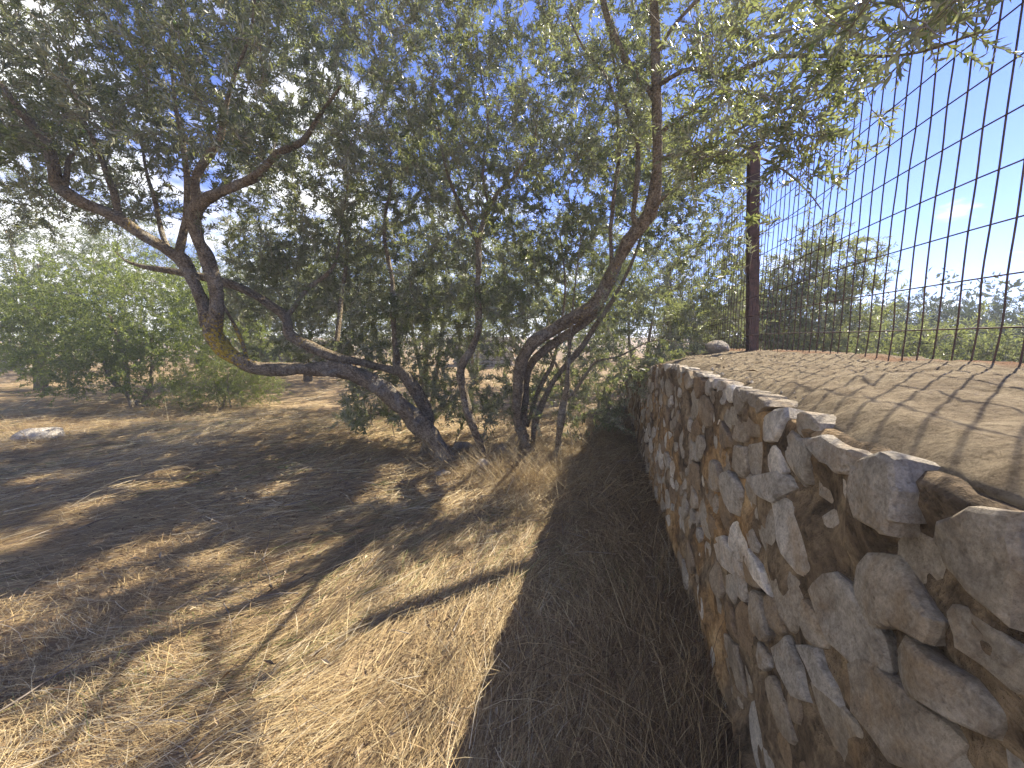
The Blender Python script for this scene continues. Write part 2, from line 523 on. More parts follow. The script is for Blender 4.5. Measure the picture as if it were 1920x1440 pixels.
# ------------------------------------------------------------------ stone wall
S0, S1 = -1.6, 8.6
def edge_z(s):
    s = np.asarray(s, float)
    t = np.clip((s - 2.6) / 4.2, 0, 1)
    return 1.30 - 0.33 * t * t * (3 - 2 * t)
def fence_z(s):
    s = np.asarray(s, float)
    return 1.375 - 0.012 * np.clip(s - 1.8, 0, 3) - 0.05 * np.clip(s - 4.6, 0, 5)
def cap_z(s, d):
    """height of the coping at s, d"""
    e = edge_z(s); f = fence_z(s)
    t = np.clip((d - 0.5) / 0.93, 0, 1.15)
    k = np.clip(t, 0, 1) ** 0.85
    return e - 0.01 + (f - e + 0.01) * k - 0.02 * np.clip(t - 1, 0, 1)

wall = thing('stone_wall', 'long rubble stone wall with rough mortar top along the right side', 'wall', tuple(wall_pt(2, 0.9, 0)))

def build_mortar():
    s = np.arange(S0, S1 + 0.01, 0.028); n = len(s)
    rows = []
    for t in np.linspace(-0.15, 1, 46):
        z = np.maximum(edge_z(s) - 0.03, 0.1) * t
        d = 0.4975 + 0.034 * fbm(s * 7, np.full(n, t * 9), 21, 3) + 0.012 * vnoise(s * 30, np.full(n, t * 40), 4)
        rows.append(wall_pt(s, d, z))
    for dd, dz_ in ((0.51, -0.018), (0.56, -0.016), (0.68, -0.03)):
        rows.append(wall_pt(s, dd + 0.012 * vnoise(s * 20, s * 0, 6), edge_z(s) + dz_ + 0.02 * vnoise(s * 16, s * 0, 7)))
    V = np.array(rows); m = len(rows)
    i = np.arange(m - 1)[:, None]; j = np.arange(n - 1)[None]
    Fq = np.stack([i * n + j, (i + 1) * n + j, (i + 1) * n + j + 1, i * n + j + 1], -1).reshape(-1, 4)
    child('mortar', mesh_np('mortar', V.reshape(-1, 3), Fq, M_MORTAR, True), wall)
build_mortar()

def build_coping():
    s = np.arange(S0, S1 + 0.01, 0.03); n = len(s)
    front = 0.535 + 0.04 * fbm(s * 3.1, s * 0, 33, 4) + 0.02 * vnoise(s * 17, s * 0, 8)
    rows = [wall_pt(s, front + 0.03, edge_z(s) - 0.10)]
    rust = [np.zeros(n)]
    T = np.concatenate([[0, 0.012, 0.03], np.linspace(0.06, 1, 34)])
    for t in T:
        d = front + (1.52 - front) * t
        z = cap_z(s, d) + 0.030 * fbm(s * 2.2, d * 2.2, 41, 3) + 0.014 * fbm(s * 13, d * 13, 47, 3) + 0.008 * vnoise(s * 37, d * 37, 3)
        z = z - 0.045 * (1 - np.clip(t / 0.10, 0, 1)) ** 1.6 + 0.030
        rows.append(wall_pt(s, d, z))
        rust.append(np.exp(-((d - 1.40) / 0.09) ** 2) * 0.9)
    z = rows[-1][:, 2]
    for dd, zf in ((1.54, 0.8), (1.56, 0.4), (1.58, -0.1)):
        rows.append(wall_pt(s, dd, z * zf)); rust.append(np.zeros(n))
    V = np.array(rows); m = len(rows)
    i = np.arange(m - 1)[:, None]; j = np.arange(n - 1)[None]
    Fq = np.stack([i * n + j, (i + 1) * n + j, (i + 1) * n + j + 1, i * n + j + 1], -1).reshape(-1, 4)
    child('coping', mesh_np('coping', V.reshape(-1, 3), Fq, M_COPING, True, vattr={'rust': np.concatenate(rust)}), wall, label='rough sandy concrete top of the wall')
    # the far end of the wall
    z1 = edge_z(S1) * 0.98
    q = [wall_pt(S1, 0.53, -0.1), wall_pt(S1, 1.55, -0.1), wall_pt(S1, 1.52, z1), wall_pt(S1, 0.55, z1 - 0.05)]
    child('end_face', mesh_np('end_face', np.array(q), np.array([[0, 1, 2, 3]]), M_MORTAR), wall)
build_coping()

def lump_stone(rad_pts, depth, prot, seed, face_tilt=(0, 0)):
    """a rubble stone: outline (local s,z), sunk 'depth' into the wall, a chipped face standing 'prot' out; x = s, y = outward(-d), z = z"""
    rg = np.random.default_rng(seed)
    n = len(rad_pts)
    size = np.abs(rad_pts).max()
    k = rg.uniform(0, 2 * np.pi, 4); hh = rg.uniform(0.25, 0.75, 4) * size; sl = rg.uniform(0.06, 0.36, 4)
    def face(p, edge):
        y = np.full(len(p), prot)
        for a, h, m in zip(k, hh, sl):
            y = y - m * np.maximum(p[:, 0] * math.cos(a) + p[:, 1] * math.sin(a) - h, 0)
        y = y + 0.06 * size * vnoise(p[:, 0] / size * 2.5 + seed, p[:, 1] / size * 2.5, seed % 97)
        y = y + p[:, 0] * face_tilt[0] + p[:, 1] * face_tilt[1]
        return np.maximum(y - edge, -0.02)
    rings = [np.stack([rad_pts[:, 0] * 0.8, np.full(n, -depth), rad_pts[:, 1] * 0.74], -1)]
    for sc, e in ((1.0, 0.40 * prot), (0.965, 0.10 * prot), (0.86, 0.0), (0.62, 0.0), (0.33, 0.0)):
        p = rad_pts * sc
        if sc < 0.95: p = p * (1 + rg.uniform(-0.04, 0.04, (n, 1)))
        rings.append(np.stack([p[:, 0], face(p, e), p[:, 1]], -1))
    V = np.vstack(rings + [np.array([[0, face(np.zeros((1, 2)), 0)[0], 0]])])
    Fq = []
    for i in range(len(rings) - 1):
        for j in range(n):
            q = (j + 1) % n
            Fq.append((i * n + j, i * n + q, (i + 1) * n + q)); Fq.append((i * n + j, (i + 1) * n + q, (i + 1) * n + j))
    c = len(V) - 1; b = (len(rings) - 1) * n
    for j in range(n):
        Fq.append((b + j, b + (j + 1) % n, c))
    Fq = np.array(Fq)[:, ::-1]
    return V, Fq

def place_on_wall(V, s, z, d=0.515):
    """local (s, outward, z) -> world"""
    return wall_pt(s + V[:, 0], d - V[:, 1], z + V[:, 2])

SPECIAL = [   # outline in the wall plane (s, z), tone, protrusion
    # the big grey slab, the wedge beside it, the pale sliver and other stones one can pick out
]
def wall_pix(u, v, d=0.5):
    a = (u - 960) / F; b = (720 - v) / F
    r = np.array([a, CP + b * SP, -SP + b * CP])
    t = d / (r[0] * WN[0] + r[1] * WN[1])
    p = r * t
    return np.array([p[0] * WD[0] + p[1] * WD[1], p[2] + EYE])
def special(pts, tone, prot): SPECIAL.append((np.array([wall_pix(*p) for p in pts]), tone, prot))
special([(1608, 864), (1690, 846), (1722, 862), (1738, 925), (1738, 985), (1722, 1012), (1690, 1000), (1636, 975), (1618, 920)], 0.52, 0.055)
special([(1748, 1010), (1780, 978), (1860, 950), (1960, 960), (1990, 1080), (1950, 1190), (1870, 1130), (1790, 1070)], 0.34, 0.045)
special([(1335, 1010), (1362, 1004), (1385, 1040), (1402, 1085), (1380, 1080), (1350, 1050)], 0.86, 0.035)
special([(1404, 1050), (1414, 1028), (1442, 1075), (1452, 1122), (1428, 1090)], 1.0, 0.04)
special([(1520, 822), (1560, 815), (1600, 838), (1655, 862), (1640, 885), (1590, 890), (1560, 868)], 0.62, 0.04)
special([(1595, 1065), (1640, 1035), (1690, 1040), (1740, 1110), (1795, 1170), (1775, 1215), (1700, 1180), (1625, 1190), (1605, 1130)], 0.42, 0.04)
special([(1645, 1215), (1720, 1190), (1850, 1275), (1925, 1350), (1890, 1392), (1770, 1330), (1690, 1290)], 0.46, 0.045)
special([(1605, 1245), (1640, 1230), (1760, 1330), (1830, 1400), (1800, 1470), (1700, 1440), (1625, 1340)], 0.30, 0.04)
special([(1805, 1150), (1850, 1140), (1980, 1240), (2010, 1330), (1940, 1310), (1830, 1220)], 0.36, 0.04)
special([(1410, 895), (1470, 882), (1495, 915), (1462, 945), (1425, 925)], 0.70, 0.04)
special([(1450, 1215), (1478, 1190), (1510, 1250), (1530, 1320), (1500, 1310)], 0.55, 0.035)
special([(1508, 1210), (1545, 1215), (1575, 1290), (1582, 1330), (1545, 1290)], 0.66, 0.035)

def build_stones():
    rg = np.random.default_rng(5)
    spec_c = [p.mean(0) for p, _, _ in SPECIAL]
    spec_r = [0.5 * math.sqrt(max(1e-4, abs(0.5 * np.sum(p[:, 0] * np.roll(p[:, 1], -1) - np.roll(p[:, 0], -1) * p[:, 1])))) * 1.1 for p, _, _ in SPECIAL]
    P, Rr = [], []
    def inside_special(q, m):
        for p, _, _ in SPECIAL:
            c = p.mean(0)
            e = np.roll(p, -1, 0) - p
            nrm = np.stack([e[:, 1], -e[:, 0]], -1); nrm /= np.linalg.norm(nrm, axis=1)[:, None] + 1e-9
            sd = np.sum((q - p) * nrm, 1)
            if np.sum((c - p) * nrm) > 0: sd = -sd
            if sd.max() < m: return True
        return False
    for cls, (lo, hi, tries) in enumerate(((0.085, 0.125, 700), (0.052, 0.078, 6000), (0.028, 0.046, 14000))):
        for _ in range(tries):
            s = rg.uniform(S0 + 0.1, S1 - 0.1); r = rg.uniform(lo, hi)
            if cls == 0 and s > 1.5:
                if rg.random() < 0.6: continue
                r *= 0.82
            z = rg.uniform(r * 0.5, float(edge_z(s)) - r * 0.55)
            q = np.array([s, z])
            if P:
                A = np.array(P); dd = (A - q) * np.array([0.82, 1.12])
                if np.any(np.hypot(dd[:, 0], dd[:, 1]) < (np.array(Rr) + r) * 0.98): continue
            if inside_special(q, r * 0.75): continue
            P.append(q); Rr.append(r)
    # a row of small stones along the lip
    for s in np.arange(1.15, 6.5, 0.085):
        if rg.random() < 0.25: continue
        q = np.array([s + rg.uniform(-0.02, 0.02), float(edge_z(s)) - rg.uniform(0.0, 0.04)])
        if inside_special(q, 0.02): continue
        P.append(q); Rr.append(rg.uniform(0.03, 0.05))
    P = np.array(P); Rr = np.array(Rr)
    sc = np.array([0.82, 1.12])
    stones = []
    for i in range(len(P)):
        Q = P * sc; d = Q - Q[i]; dist = np.hypot(d[:, 0], d[:, 1])
        nb = np.where((dist > 1e-6) & (dist < 0.6))[0]
        nv = d[nb] / dist[nb][:, None]
        h = (dist[nb] ** 2 + Rr[i] ** 2 - Rr[nb] ** 2) / (2 * dist[nb])
        gap = rg.uniform(0.0, 0.009) + 0.035 * Rr[i]
        n = 19 if Rr[i] > 0.08 else (15 if Rr[i] > 0.05 else 10)
        an = np.linspace(0, 2 * np.pi, n, endpoint=False) + rg.uniform(0, 1)
        u = np.stack([np.cos(an), np.sin(an)], -1)
        dot = u @ nv.T
        rad = np.where(dot > 0.05, (h - gap)[None] / np.maximum(dot, 0.05), 9).min(1)
        rad = np.clip(rad, Rr[i] * 0.45, Rr[i] * 1.75)
        rad = 0.97 * rad + 0.015 * (np.roll(rad, 1) + np.roll(rad, -1))
        rad *= 1 + rg.uniform(-0.05, 0.05, n)
        pts = u * rad[:, None] / sc
        top = float(edge_z(P[i][0])) + 0.014 - P[i][1]
        hi_ = pts[:, 1].max()
        if hi_ > top: pts[:, 1] = np.where(pts[:, 1] > 0, pts[:, 1] * max(top, 0.012) / hi_, pts[:, 1])
        pts[:, 1] = np.maximum(pts[:, 1], -P[i][1] - 0.05)
        V, Fc = lump_stone(pts, 0.07, rg.uniform(0.020, 0.038) * (1 if Rr[i] > 0.05 else 0.85), 100 + i, (rg.uniform(-0.10, 0.10), rg.uniform(-0.11, 0.07)))
        tone = float(np.clip(rg.normal(0.40, 0.27), 0, 1))
        dcen = 0.515 + rg.uniform(-0.008, 0.016)
        W = place_on_wall(V, P[i][0], P[i][1], dcen)
        stones.append((P[i][0], Rr[i], W, Fc, tone))
    for k, (pts, tone, prot) in enumerate(SPECIAL):
        c = pts.mean(0)
        a = np.arctan2(pts[:, 1] - c[1], pts[:, 0] - c[0]); order = np.argsort(a)
        pts = pts[order] - c
        seg = []
        for q in range(len(pts)):
            p0, p1 = pts[q], pts[(q + 1) % len(pts)]
            seg += [p0, p0 * 0.5 + p1 * 0.5 + rg.normal(0, 0.004, 2)]
        seg = np.array(seg)
        V, Fc = lump_stone(seg, 0.06, prot, 900 + k, (rg.uniform(-0.08, 0.08), rg.uniform(-0.1, 0.06)))
        stones.append((c[0], 9, place_on_wall(V, c[0], c[1], 0.515), Fc, tone))
    score = []
    for s, r, W, Fc, tone in stones:
        u, v, f = project(W); 
        vis = (u.max() > 0) and (u.min() < 1960) and v.min() < 1460 and s > 0.25
        score.append(-(u.max() - u.min()) * (v.max() - v.min()) if vis and s > 0.2 else 1e9 + s)
    order = np.argsort(score)
    rest = []
    for q, k in enumerate(order):
        s, r, W, Fc, tone = stones[k]
        if q < 300 and score[k] < 0:
            ctr = W.mean(0)
            me = mesh_np('stone', W - ctr, Fc, M_STONE, False, fattr={'var': np.full(len(Fc), tone)})
            child('stone', me, wall, mw=Matrix.Translation(ctr))
        else:
            rest.append((W, Fc, tone))
    if rest:
        V, Fc = join([(a, b) for a, b, _ in rest])
        var = np.concatenate([np.full(len(b), t) for _, b, t in rest])
        child('stones', mesh_np('stones', V, Fc, M_STONE, False, fattr={'var': var}), wall, kind='stuff')
    print('wall stones', len(stones))
build_stones()

def rock_mesh(name, size, seed, mat, tone=0.6, sub=3):
    import bmesh
    bm = bmesh.new()
    bmesh.ops.create_icosphere(bm, subdivisions=sub, radius=1)
    rg = np.random.default_rng(seed)
    planes = [(unit(rg.normal(size=3)), rg.uniform(0.62, 0.92)) for _ in range(9)]
    V = np.array([v.co[:] for v in bm.verts])
    for n, h in planes:
        d = V @ n
        V = V - np.maximum(d - h, 0)[:, None] * n * 0.92
    V += 0.05 * np.stack([vnoise(V[:, 0] * 3 + k * 5, V[:, 1] * 3 + V[:, 2] * 2, seed + k) for k in range(3)], -1)
    Fc = np.array([[v.index for v in f.verts] for f in bm.faces])
    bm.free()
    return mesh_np(name, V * np.array(size), Fc, mat, False, fattr={'var': np.full(len(Fc), tone)})

def rock(label, loc, size, seed, rz=0, tone=0.6, name='rock', group=None, cat='rock'):
    o = link(name, rock_mesh(name, size, seed, M_ROCK, tone), None, loc)
    o.rotation_euler = (0, 0, rz)
    o['label'] = label; o['category'] = cat
    if group: o['group'] = group
    return o

def on_ground(u, v):
    a = (u - 960) / F; b = (720 - v) / F
    r = np.array([a, CP + b * SP, -SP + b * CP])
    z = 0.0
    for _ in range(6):
        t = (z - EYE) / r[2]; p = r * t
        z = float(ground_z(p[0], p[1]))
    return np.array([p[0], p[1], z])

# ------------------------------------------------------------------ wire fence
FD = 1.43
POST_S = [4.32, 9.2]
fence = thing('mesh_fence', 'tall rusty welded wire mesh fence standing on the wall top', 'fence', tuple(wall_pt(4, FD, 1.3)))
def box_at(cs, cd, z0, z1, ws, wd):
    V = []
    for z in (z0, z1):
        for a, b in ((-1, -1), (1, -1), (1, 1), (-1, 1)):
            V.append(wall_pt(cs + a * ws / 2, cd + b * wd / 2, z))
    Fq = [(0, 3, 2, 1), (4, 5, 6, 7), (0, 1, 5, 4), (1, 2, 6, 5), (2, 3, 7, 6), (3, 0, 4, 7)]
    return np.array(V), np.array(Fq)
for ps in POST_S:
    zb = float(fence_z(ps)) - 0.05
    parts = [box_at(ps - 0.0465, FD + 0.025, zb, zb + 2.02, 0.008, 0.085), box_at(ps + 0.0465, FD + 0.025, zb, zb + 2.02, 0.008, 0.085), box_at(ps, FD + 0.025, zb, zb + 2.017, 0.085, 0.006)]
    V, Fq = join(parts)
    V[:, :2] -= np.outer(np.clip(V[:, 2] - zb, 0, 3) * 0.062, WN)      # it leans toward the wall's face
    po = child('post', mesh_np('post', V, Fq, M_RUST), fence)
    bv, bf = box_at(ps, FD + 0.02, zb + 0.03, zb + 0.047, 0.17, 0.16)
    child('base_plate', mesh_np('base_plate', bv, bf, M_RUST), po)
HZ = [1.541 + 0.1845 * k for k in range(9)]
def wire_path(seed):
    rg = np.random.default_rng(seed)
    zs = np.concatenate([[-0.02], np.array(HZ) - 1.36, [3.02 + rg.uniform(0.0, 0.05) - 1.36]])
    out = []
    for z in zs:
        out.append((rg.normal(0, 0.0016), rg.normal(0, 0.0015), z))
    # little kink near the lowest crossing, as pressed into the mesh
    out[1] = (out[1][0] - 0.008, out[1][1], out[1][2])
    return np.array(out)
vw = []
for k in range(8):
    p = wire_path(60 + k)
    pw = np.stack([p[:, 0] * WD[0] + p[:, 1] * WN[0], p[:, 0] * WD[1] + p[:, 1] * WN[1], p[:, 2]], -1)
    V, Fq = tube(catmull(pw, 0.06), np.full(len(catmull(pw, 0.06)), 0.0032), 5, 0)
    vw.append(mesh_np('vertical_wire', V, Fq, M_RUST, True))
s = -0.6; k = 0
while s < 10.0:
    if min(abs(s - q) for q in POST_S) > 0.05:
        p = wall_pt(s, FD - 0.045 + 0.01 * math.sin(s * 2.1), 1.36 + float(fence_z(s)) - 1.375)
        mw = Matrix.Translation(p) @ Matrix.Rotation(random.gauss(0, 0.004), 4, 'Y')
        child('vertical_wire', vw[k % 8], fence, mw=mw)
    s += 0.0875; k += 1
for z in HZ:
    ss = np.arange(-0.6, 10.01, 0.25)
    zz_ = z + 0.008 * np.sin(ss * 1.7 + z * 5) + (fence_z(ss) - 1.375) * 0.9
    P = wall_pt(ss, FD - 0.051 + 0.012 * np.sin(ss * 2.1), zz_)
    V, Fq = tube(P, np.full(len(P), 0.0031), 5, 0)
    child('horizontal_wire', mesh_np('horizontal_wire', V, Fq, M_RUST, True), fence)

# ------------------------------------------------------------------ foliage builder
def leaves_mesh(name, P, A, Nn, Ln, Wd, mat, var):
    """folded two-triangle lanceolate leaves"""
    B = unit(np.cross(Nn, A)); Nn = np.cross(A, B)
    fold = 0.30
    mid = P + A * (Ln * 0.42)[:, None] + Nn * (Ln * 0.05)[:, None]
    left = mid + B * (Wd * 0.5)[:, None] + Nn * (Wd * fold * 0.5)[:, None]
    right = mid - B * (Wd * 0.5)[:, None] + Nn * (Wd * fold * 0.5)[:, None]
    tip = P + A * Ln[:, None] - Nn * (Ln * 0.06)[:, None]
    M = len(P)
    V = np.stack([P, right, tip, left], 1).reshape(-1, 3)
    b = np.arange(M) * 4
    Fc = np.vstack([np.stack([b, b + 1, b + 2], -1), np.stack([b, b + 2, b + 3], -1)])
    return mesh_np(name, V, Fc, mat, False, fattr={'var': np.concatenate([var, var])})

def sprays(O, D, Ls, rg, vig=None, pitch=0.0175, leaf=(0.052, 0.086), wl=0.285):
    """leafy twigs: arrays of leaf base, axis, normal, length, width + twig curves"""
    M = len(O)
    vig = np.ones(M) if vig is None else vig       # how vigorous each shoot is: longer leaves on strong shoots
    D = unit(D)
    bend = rg.normal(0, 0.22, (M, 3)); bend[:, 2] -= 0.10
    P2 = O + (D + bend * 0.5) * Ls[:, None]; P1 = O + D * (Ls * 0.5)[:, None]
    npair = np.maximum(3, (Ls / pitch).astype(int))
    idx = np.repeat(np.arange(M), npair)
    within = np.concatenate([np.arange(n) for n in npair])
    t = (within + 0.6) / npair[idx]
    t = 0.12 + 0.88 * np.clip(t, 0, 1)
    pos = ((1 - t) ** 2)[:, None] * O[idx] + (2 * t * (1 - t))[:, None] * P1[idx] + (t ** 2)[:, None] * P2[idx]
    tan = unit(2 * (1 - t)[:, None] * (P1[idx] - O[idx]) + 2 * t[:, None] * (P2[idx] - P1[idx]))
    ref = unit(rg.normal(size=(M, 3)))[idx]
    a = unit(np.cross(tan, ref)); b = np.cross(tan, a)
    ang = within * (np.pi / 2) * 0.98 + rg.normal(0, 0.35, len(t))
    side = np.cos(ang)[:, None] * a + np.sin(ang)[:, None] * b
    outs = []
    for sg in (1, -1):
        keep = rg.random(len(t)) < 0.9
        op = rg.uniform(0.55, 1.05, len(t))
        ax = unit(tan * np.cos(op)[:, None] + sg * side * np.sin(op)[:, None] + rg.normal(0, 0.13, (len(t), 3)))
        nn = unit(tan * 0.9 - sg * side * 0.3 + np.array([0, 0, 0.45]) + rg.normal(0, 0.4, (len(t), 3)))
        ln = rg.uniform(leaf[0], leaf[1], len(t)) * (1 - 0.35 * t) * vig[idx]
        outs.append((pos[keep], ax[keep], nn[keep], ln[keep], (ln * rg.uniform(wl * 0.85, wl * 1.2, len(t)))[keep]))
    res = [np.concatenate([o[k] for o in outs]) for k in range(5)]
    return res, (O, P1, P2)

def grow(nodes, nrad, ntan, targets, rg, maxlen=1.3, up=0.18, spacing=0.06, r_end=0.0018):
    """joins every target to the nearest wood with a bowed branch; returns branch curves and spray seeds"""
    nodes = list(map(np.asarray, nodes)); NP = np.array(nodes); NR = np.array(nrad, float); NT = np.array(ntan)
    cur = []
    d0 = np.array([np.min(np.sum((NP - a) ** 2, 1)) for a in targets])
    B0, B1, B2, Ra, Rb = [], [], [], [], []
    SO, SD = [], []
    cap = len(NP) + len(targets) * 5
    bufP = np.zeros((cap, 3)); bufR = np.zeros(cap); bufT = np.zeros((cap, 3)); n = len(NP)
    bufP[:n] = NP; bufR[:n] = NR; bufT[:n] = NT
    for i in np.argsort(d0):
        a = targets[i]
        d = a - bufP[:n]; dist = np.linalg.norm(d, axis=1)
        cost = dist * (1.25 - 0.35 * d[:, 2] / (dist + 1e-6)) + 0.0
        k = int(np.argmin(cost)); L_ = dist[k]
        if L_ < 0.05: continue
        q = bufP[k]; tq = bufT[k]
        ctl = q + tq * 0.32 * L_ + d[k] * 0.32 + np.array([0, 0, up * L_]) + rg.normal(0, 0.09, 3) * L_
        r0 = min(bufR[k] * 0.62, 0.0035 + 0.0095 * L_)
        r0 = max(r0, 0.0022)
        B0.append(q); B1.append(ctl); B2.append(a); Ra.append(r0); Rb.append(r_end)
        for t in (0.35, 0.55, 0.75, 0.92):
            p = (1 - t) ** 2 * q + 2 * t * (1 - t) * ctl + t * t * a
            tt = unit(2 * (1 - t) * (ctl - q) + 2 * t * (a - ctl))
            if n < cap:
                bufP[n] = p; bufR[n] = r0 * (1 - t) + r_end * t; bufT[n] = tt; n += 1
        m = max(3, int(L_ / spacing))
        for t in np.linspace(0.22 if L_ > 0.35 else 0.1, 1.0, m):
            p = (1 - t) ** 2 * q + 2 * t * (1 - t) * ctl + t * t * a
            tt = unit(2 * (1 - t) * (ctl - q) + 2 * t * (a - ctl))
            SO.append(p); SD.append(tt)
    return (np.array(B0), np.array(B1), np.array(B2), np.array(Ra), np.array(Rb)), np.array(SO), np.array(SD)

# ------------------------------------------------------------------ the olive tree in front
def limb(pts):
    """(u, v, Y, radius) -> path, radii"""
    P = np.array([np.append(at(u, v, Y), r) for u, v, Y, r in pts])
    C = catmull(P, 0.035)
    r = C[:, 3] * 0.85
    gz = ground_z(C[:, 0], C[:, 1])
    r = r * (1 + 0.75 * np.exp(-np.maximum(C[:, 2] - gz, 0) / 0.075))
    return C[:, :3], np.maximum(r, 0.004)

LICHEN = [at(425, 655, 4.25), at(410, 625, 4.2), at(250, 425, 3.95), at(1100, 578, 4.5), at(1150, 510, 4.4), at(103, 320, 3.7), at(560, 640, 4.7), at(330, 470, 4.1)]
LICHW = [0.30, 0.24, 0.10, 0.30, 0.2, 0.1, 0.14, 0.12]
LICHA = [1.0, 0.75, 0.6, 0.45, 0.45, 0.5, 0.5, 0.35]

TRUNKS = []
# (name-level path, [limbs]) ; pixels of the photograph, metres ahead, radius
A = [(848, 885, 4.52, .15), (838, 862, 4.53, .125), (800, 812, 4.55, .12), (752, 762, 4.52, .115), (706, 725, 4.46, .11), (662, 700, 4.42, .10), (620, 694, 4.38, .095), (567, 692, 4.34, .095), (500, 690, 4.28, .09), (466, 684, 4.25, .085), (424, 662, 4.22, .095), (402, 634, 4.2, .10), (398, 604, 4.18, .10)]
A1 = [(402, 610, 4.18, .085), (407, 578, 4.12, .07), (404, 540, 4.06, .065), (387, 482, 4.0, .066), (368, 438, 3.95, .068), (362, 407, 3.9, .066), (382, 376, 3.84, .058), (433, 352, 3.75, .05), (483, 327, 3.65, .042), (520, 288, 3.55, .034), (567, 264, 3.45, .026), (600, 215, 3.35, .018), (640, 160, 3.25, .010)]
A1b = [(372, 392, 3.88, .045), (367, 335, 3.8, .042), (392, 290, 3.72, .036), (412, 262, 3.66, .03), (420, 215, 3.6, .024), (440, 140, 3.5, .018), (470, 60, 3.4, .012), (480, -40, 3.3, .008)]
A2 = [(394, 612, 4.18, .085), (380, 565, 4.16, .075), (360, 527, 4.13, .078), (340, 490, 4.1, .085), (318, 474, 4.06, .06), (283, 450, 4.0, .058), (240, 420, 3.93, .06), (200, 397, 3.86, .056), (160, 382, 3.8, .058), (124, 362, 3.75, .06), (107, 346, 3.72, .055), (102, 316, 3.68, .052), (90, 273, 3.62, .045), (67, 243, 3.56, .04), (43, 213, 3.5, .036), (0, 163, 3.4, .032), (-70, 95, 3.25, .026), (-150, 30, 3.1, .018)]
A2b = [(342, 488, 4.1, .05), (338, 468, 4.1, .046), (344, 437, 4.08, .042), (352, 392, 4.05, .038), (352, 345, 4.0, .034), (345, 280, 3.9, .028), (330, 200, 3.8, .020), (320, 110, 3.7, .012)]
A2c = [(222, 400, 3.9, .032), (214, 362, 3.88, .028), (205, 338, 3.86, .025), (187, 288, 3.8, .022), (160, 233, 3.72, .018), (130, 160, 3.6, .013), (110, 80, 3.5, .008)]
A2d = [(118, 355, 3.74, .036), (124, 330, 3.74, .03), (128, 300, 3.74, .026), (142, 278, 3.72, .018), (165, 200, 3.7, .010)]
A2e = [(318, 470, 4.2, .03), (303, 433, 4.3, .028), (290, 375, 4.35, .024), (276, 327, 4.4, .018), (262, 250, 4.4, .011)]
TRUNKS.append((A, [A1, A1b, A2, A2b, A2c, A2d, A2e]))
B = [(806, 872, 4.8, .12), (806, 835, 4.8, .11), (800, 782, 4.8, .10), (782, 742, 4.82, .095), (762, 708, 4.84, .085), (744, 690, 4.85, .07)]
B1 = [(748, 698, 4.85, .06), (722, 690, 4.86, .06), (674, 678, 4.84, .055), (627, 668, 4.82, .07), (573, 647, 4.8, .075), (541, 626, 4.78, .07), (531, 590, 4.74, .068), (483, 557, 4.66, .06), (413, 527, 4.55, .055), (343, 512, 4.45, .05), (300, 505, 4.4, .038), (262, 498, 4.35, .024), (235, 488, 4.3, .010), (215, 470, 4.25, .005)]
B2 = [(745, 700, 4.85, .055), (742, 660, 4.9, .05), (738, 600, 4.95, .04), (735, 520, 5.0, .032), (720, 430, 5.0, .024), (735, 330, 4.9, .016), (725, 240, 4.8, .009)]
B3 = [(534, 600, 4.75, .035), (575, 545, 4.8, .028), (625, 500, 4.85, .022), (640, 420, 4.85, .015), (655, 330, 4.8, .009)]
B4 = [(467, 690, 4.28, .03), (458, 655, 4.3, .026), (440, 610, 4.34, .02), (415, 565, 4.4, .015), (400, 540, 4.45, .008)]
B5 = [(632, 640, 4.8, .04), (640, 560, 4.9, .032), (650, 470, 5.0, .022), (630, 380, 5.0, .014)]
TRUNKS.append((B, [B1, B2, B3, B4, B5]))
Cc = [(916, 882, 4.5, .062), (912, 866, 4.5, .056), (900, 833, 4.5, .05), (881, 782, 4.48, .052), (871, 740, 4.46, .052), (863, 700, 4.44, .054), (870, 676, 4.43, .054), (884, 652, 4.42, .05), (896, 620, 4.42, .045), (898, 586, 4.42, .046), (896, 547, 4.4, .036), (897, 497, 4.38, .034), (899, 445, 4.34, .032), (916, 395, 4.3, .028), (934, 360, 4.26, .022), (965, 330, 4.2, .017), (1000, 270, 4.1, .012), (1010, 180, 4.0, .007)]
C1 = [(896, 455, 4.34, .026), (882, 422, 4.34, .024), (862, 385, 4.3, .02), (835, 310, 4.2, .015), (820, 220, 4.1, .009)]
C2 = [(918, 395, 4.3, .018), (905, 320, 4.2, .015), (915, 230, 4.1, .011), (900, 130, 4.0, .007)]
TRUNKS.append((Cc, [C1, C2]))
D = [(998, 872, 4.75, .075), (992, 850, 4.75, .068), (979, 812, 4.72, .07), (968, 770, 4.7, .078), (972, 732, 4.68, .074), (978, 682, 4.64, .08), (998, 645, 4.6, .085), (1034, 619, 4.56, .08), (1080, 594, 4.5, .082), (1117, 568, 4.44, .085), (1138, 533, 4.38, .08), (1155, 498, 4.3, .075), (1176, 458, 4.2, .075), (1207, 417, 4.1, .078), (1223, 383, 4.02, .068), (1231, 333, 3.94, .06), (1233, 267, 3.84, .055), (1231, 200, 3.74, .052), (1228, 133, 3.64, .047), (1228, 67, 3.55, .043), (1225, 0, 3.45, .038), (1222, -90, 3.32, .03), (1230, -200, 3.2, .018)]
D1 = [(1228, 190, 3.73, .036), (1218, 172, 3.72, .034), (1192, 140, 3.68, .032), (1160, 87, 3.6, .03), (1137, 27, 3.52, .027), (1127, -20, 3.45, .023), (1110, -120, 3.3, .013)]
D2 = [(1203, 422, 4.1, .05), (1187, 408, 4.12, .036), (1192, 367, 4.1, .034), (1197, 300, 4.04, .028), (1193, 260, 4.0, .024), (1170, 190, 3.95, .018), (1150, 110, 3.85, .012), (1140, 20, 3.7, .007)]
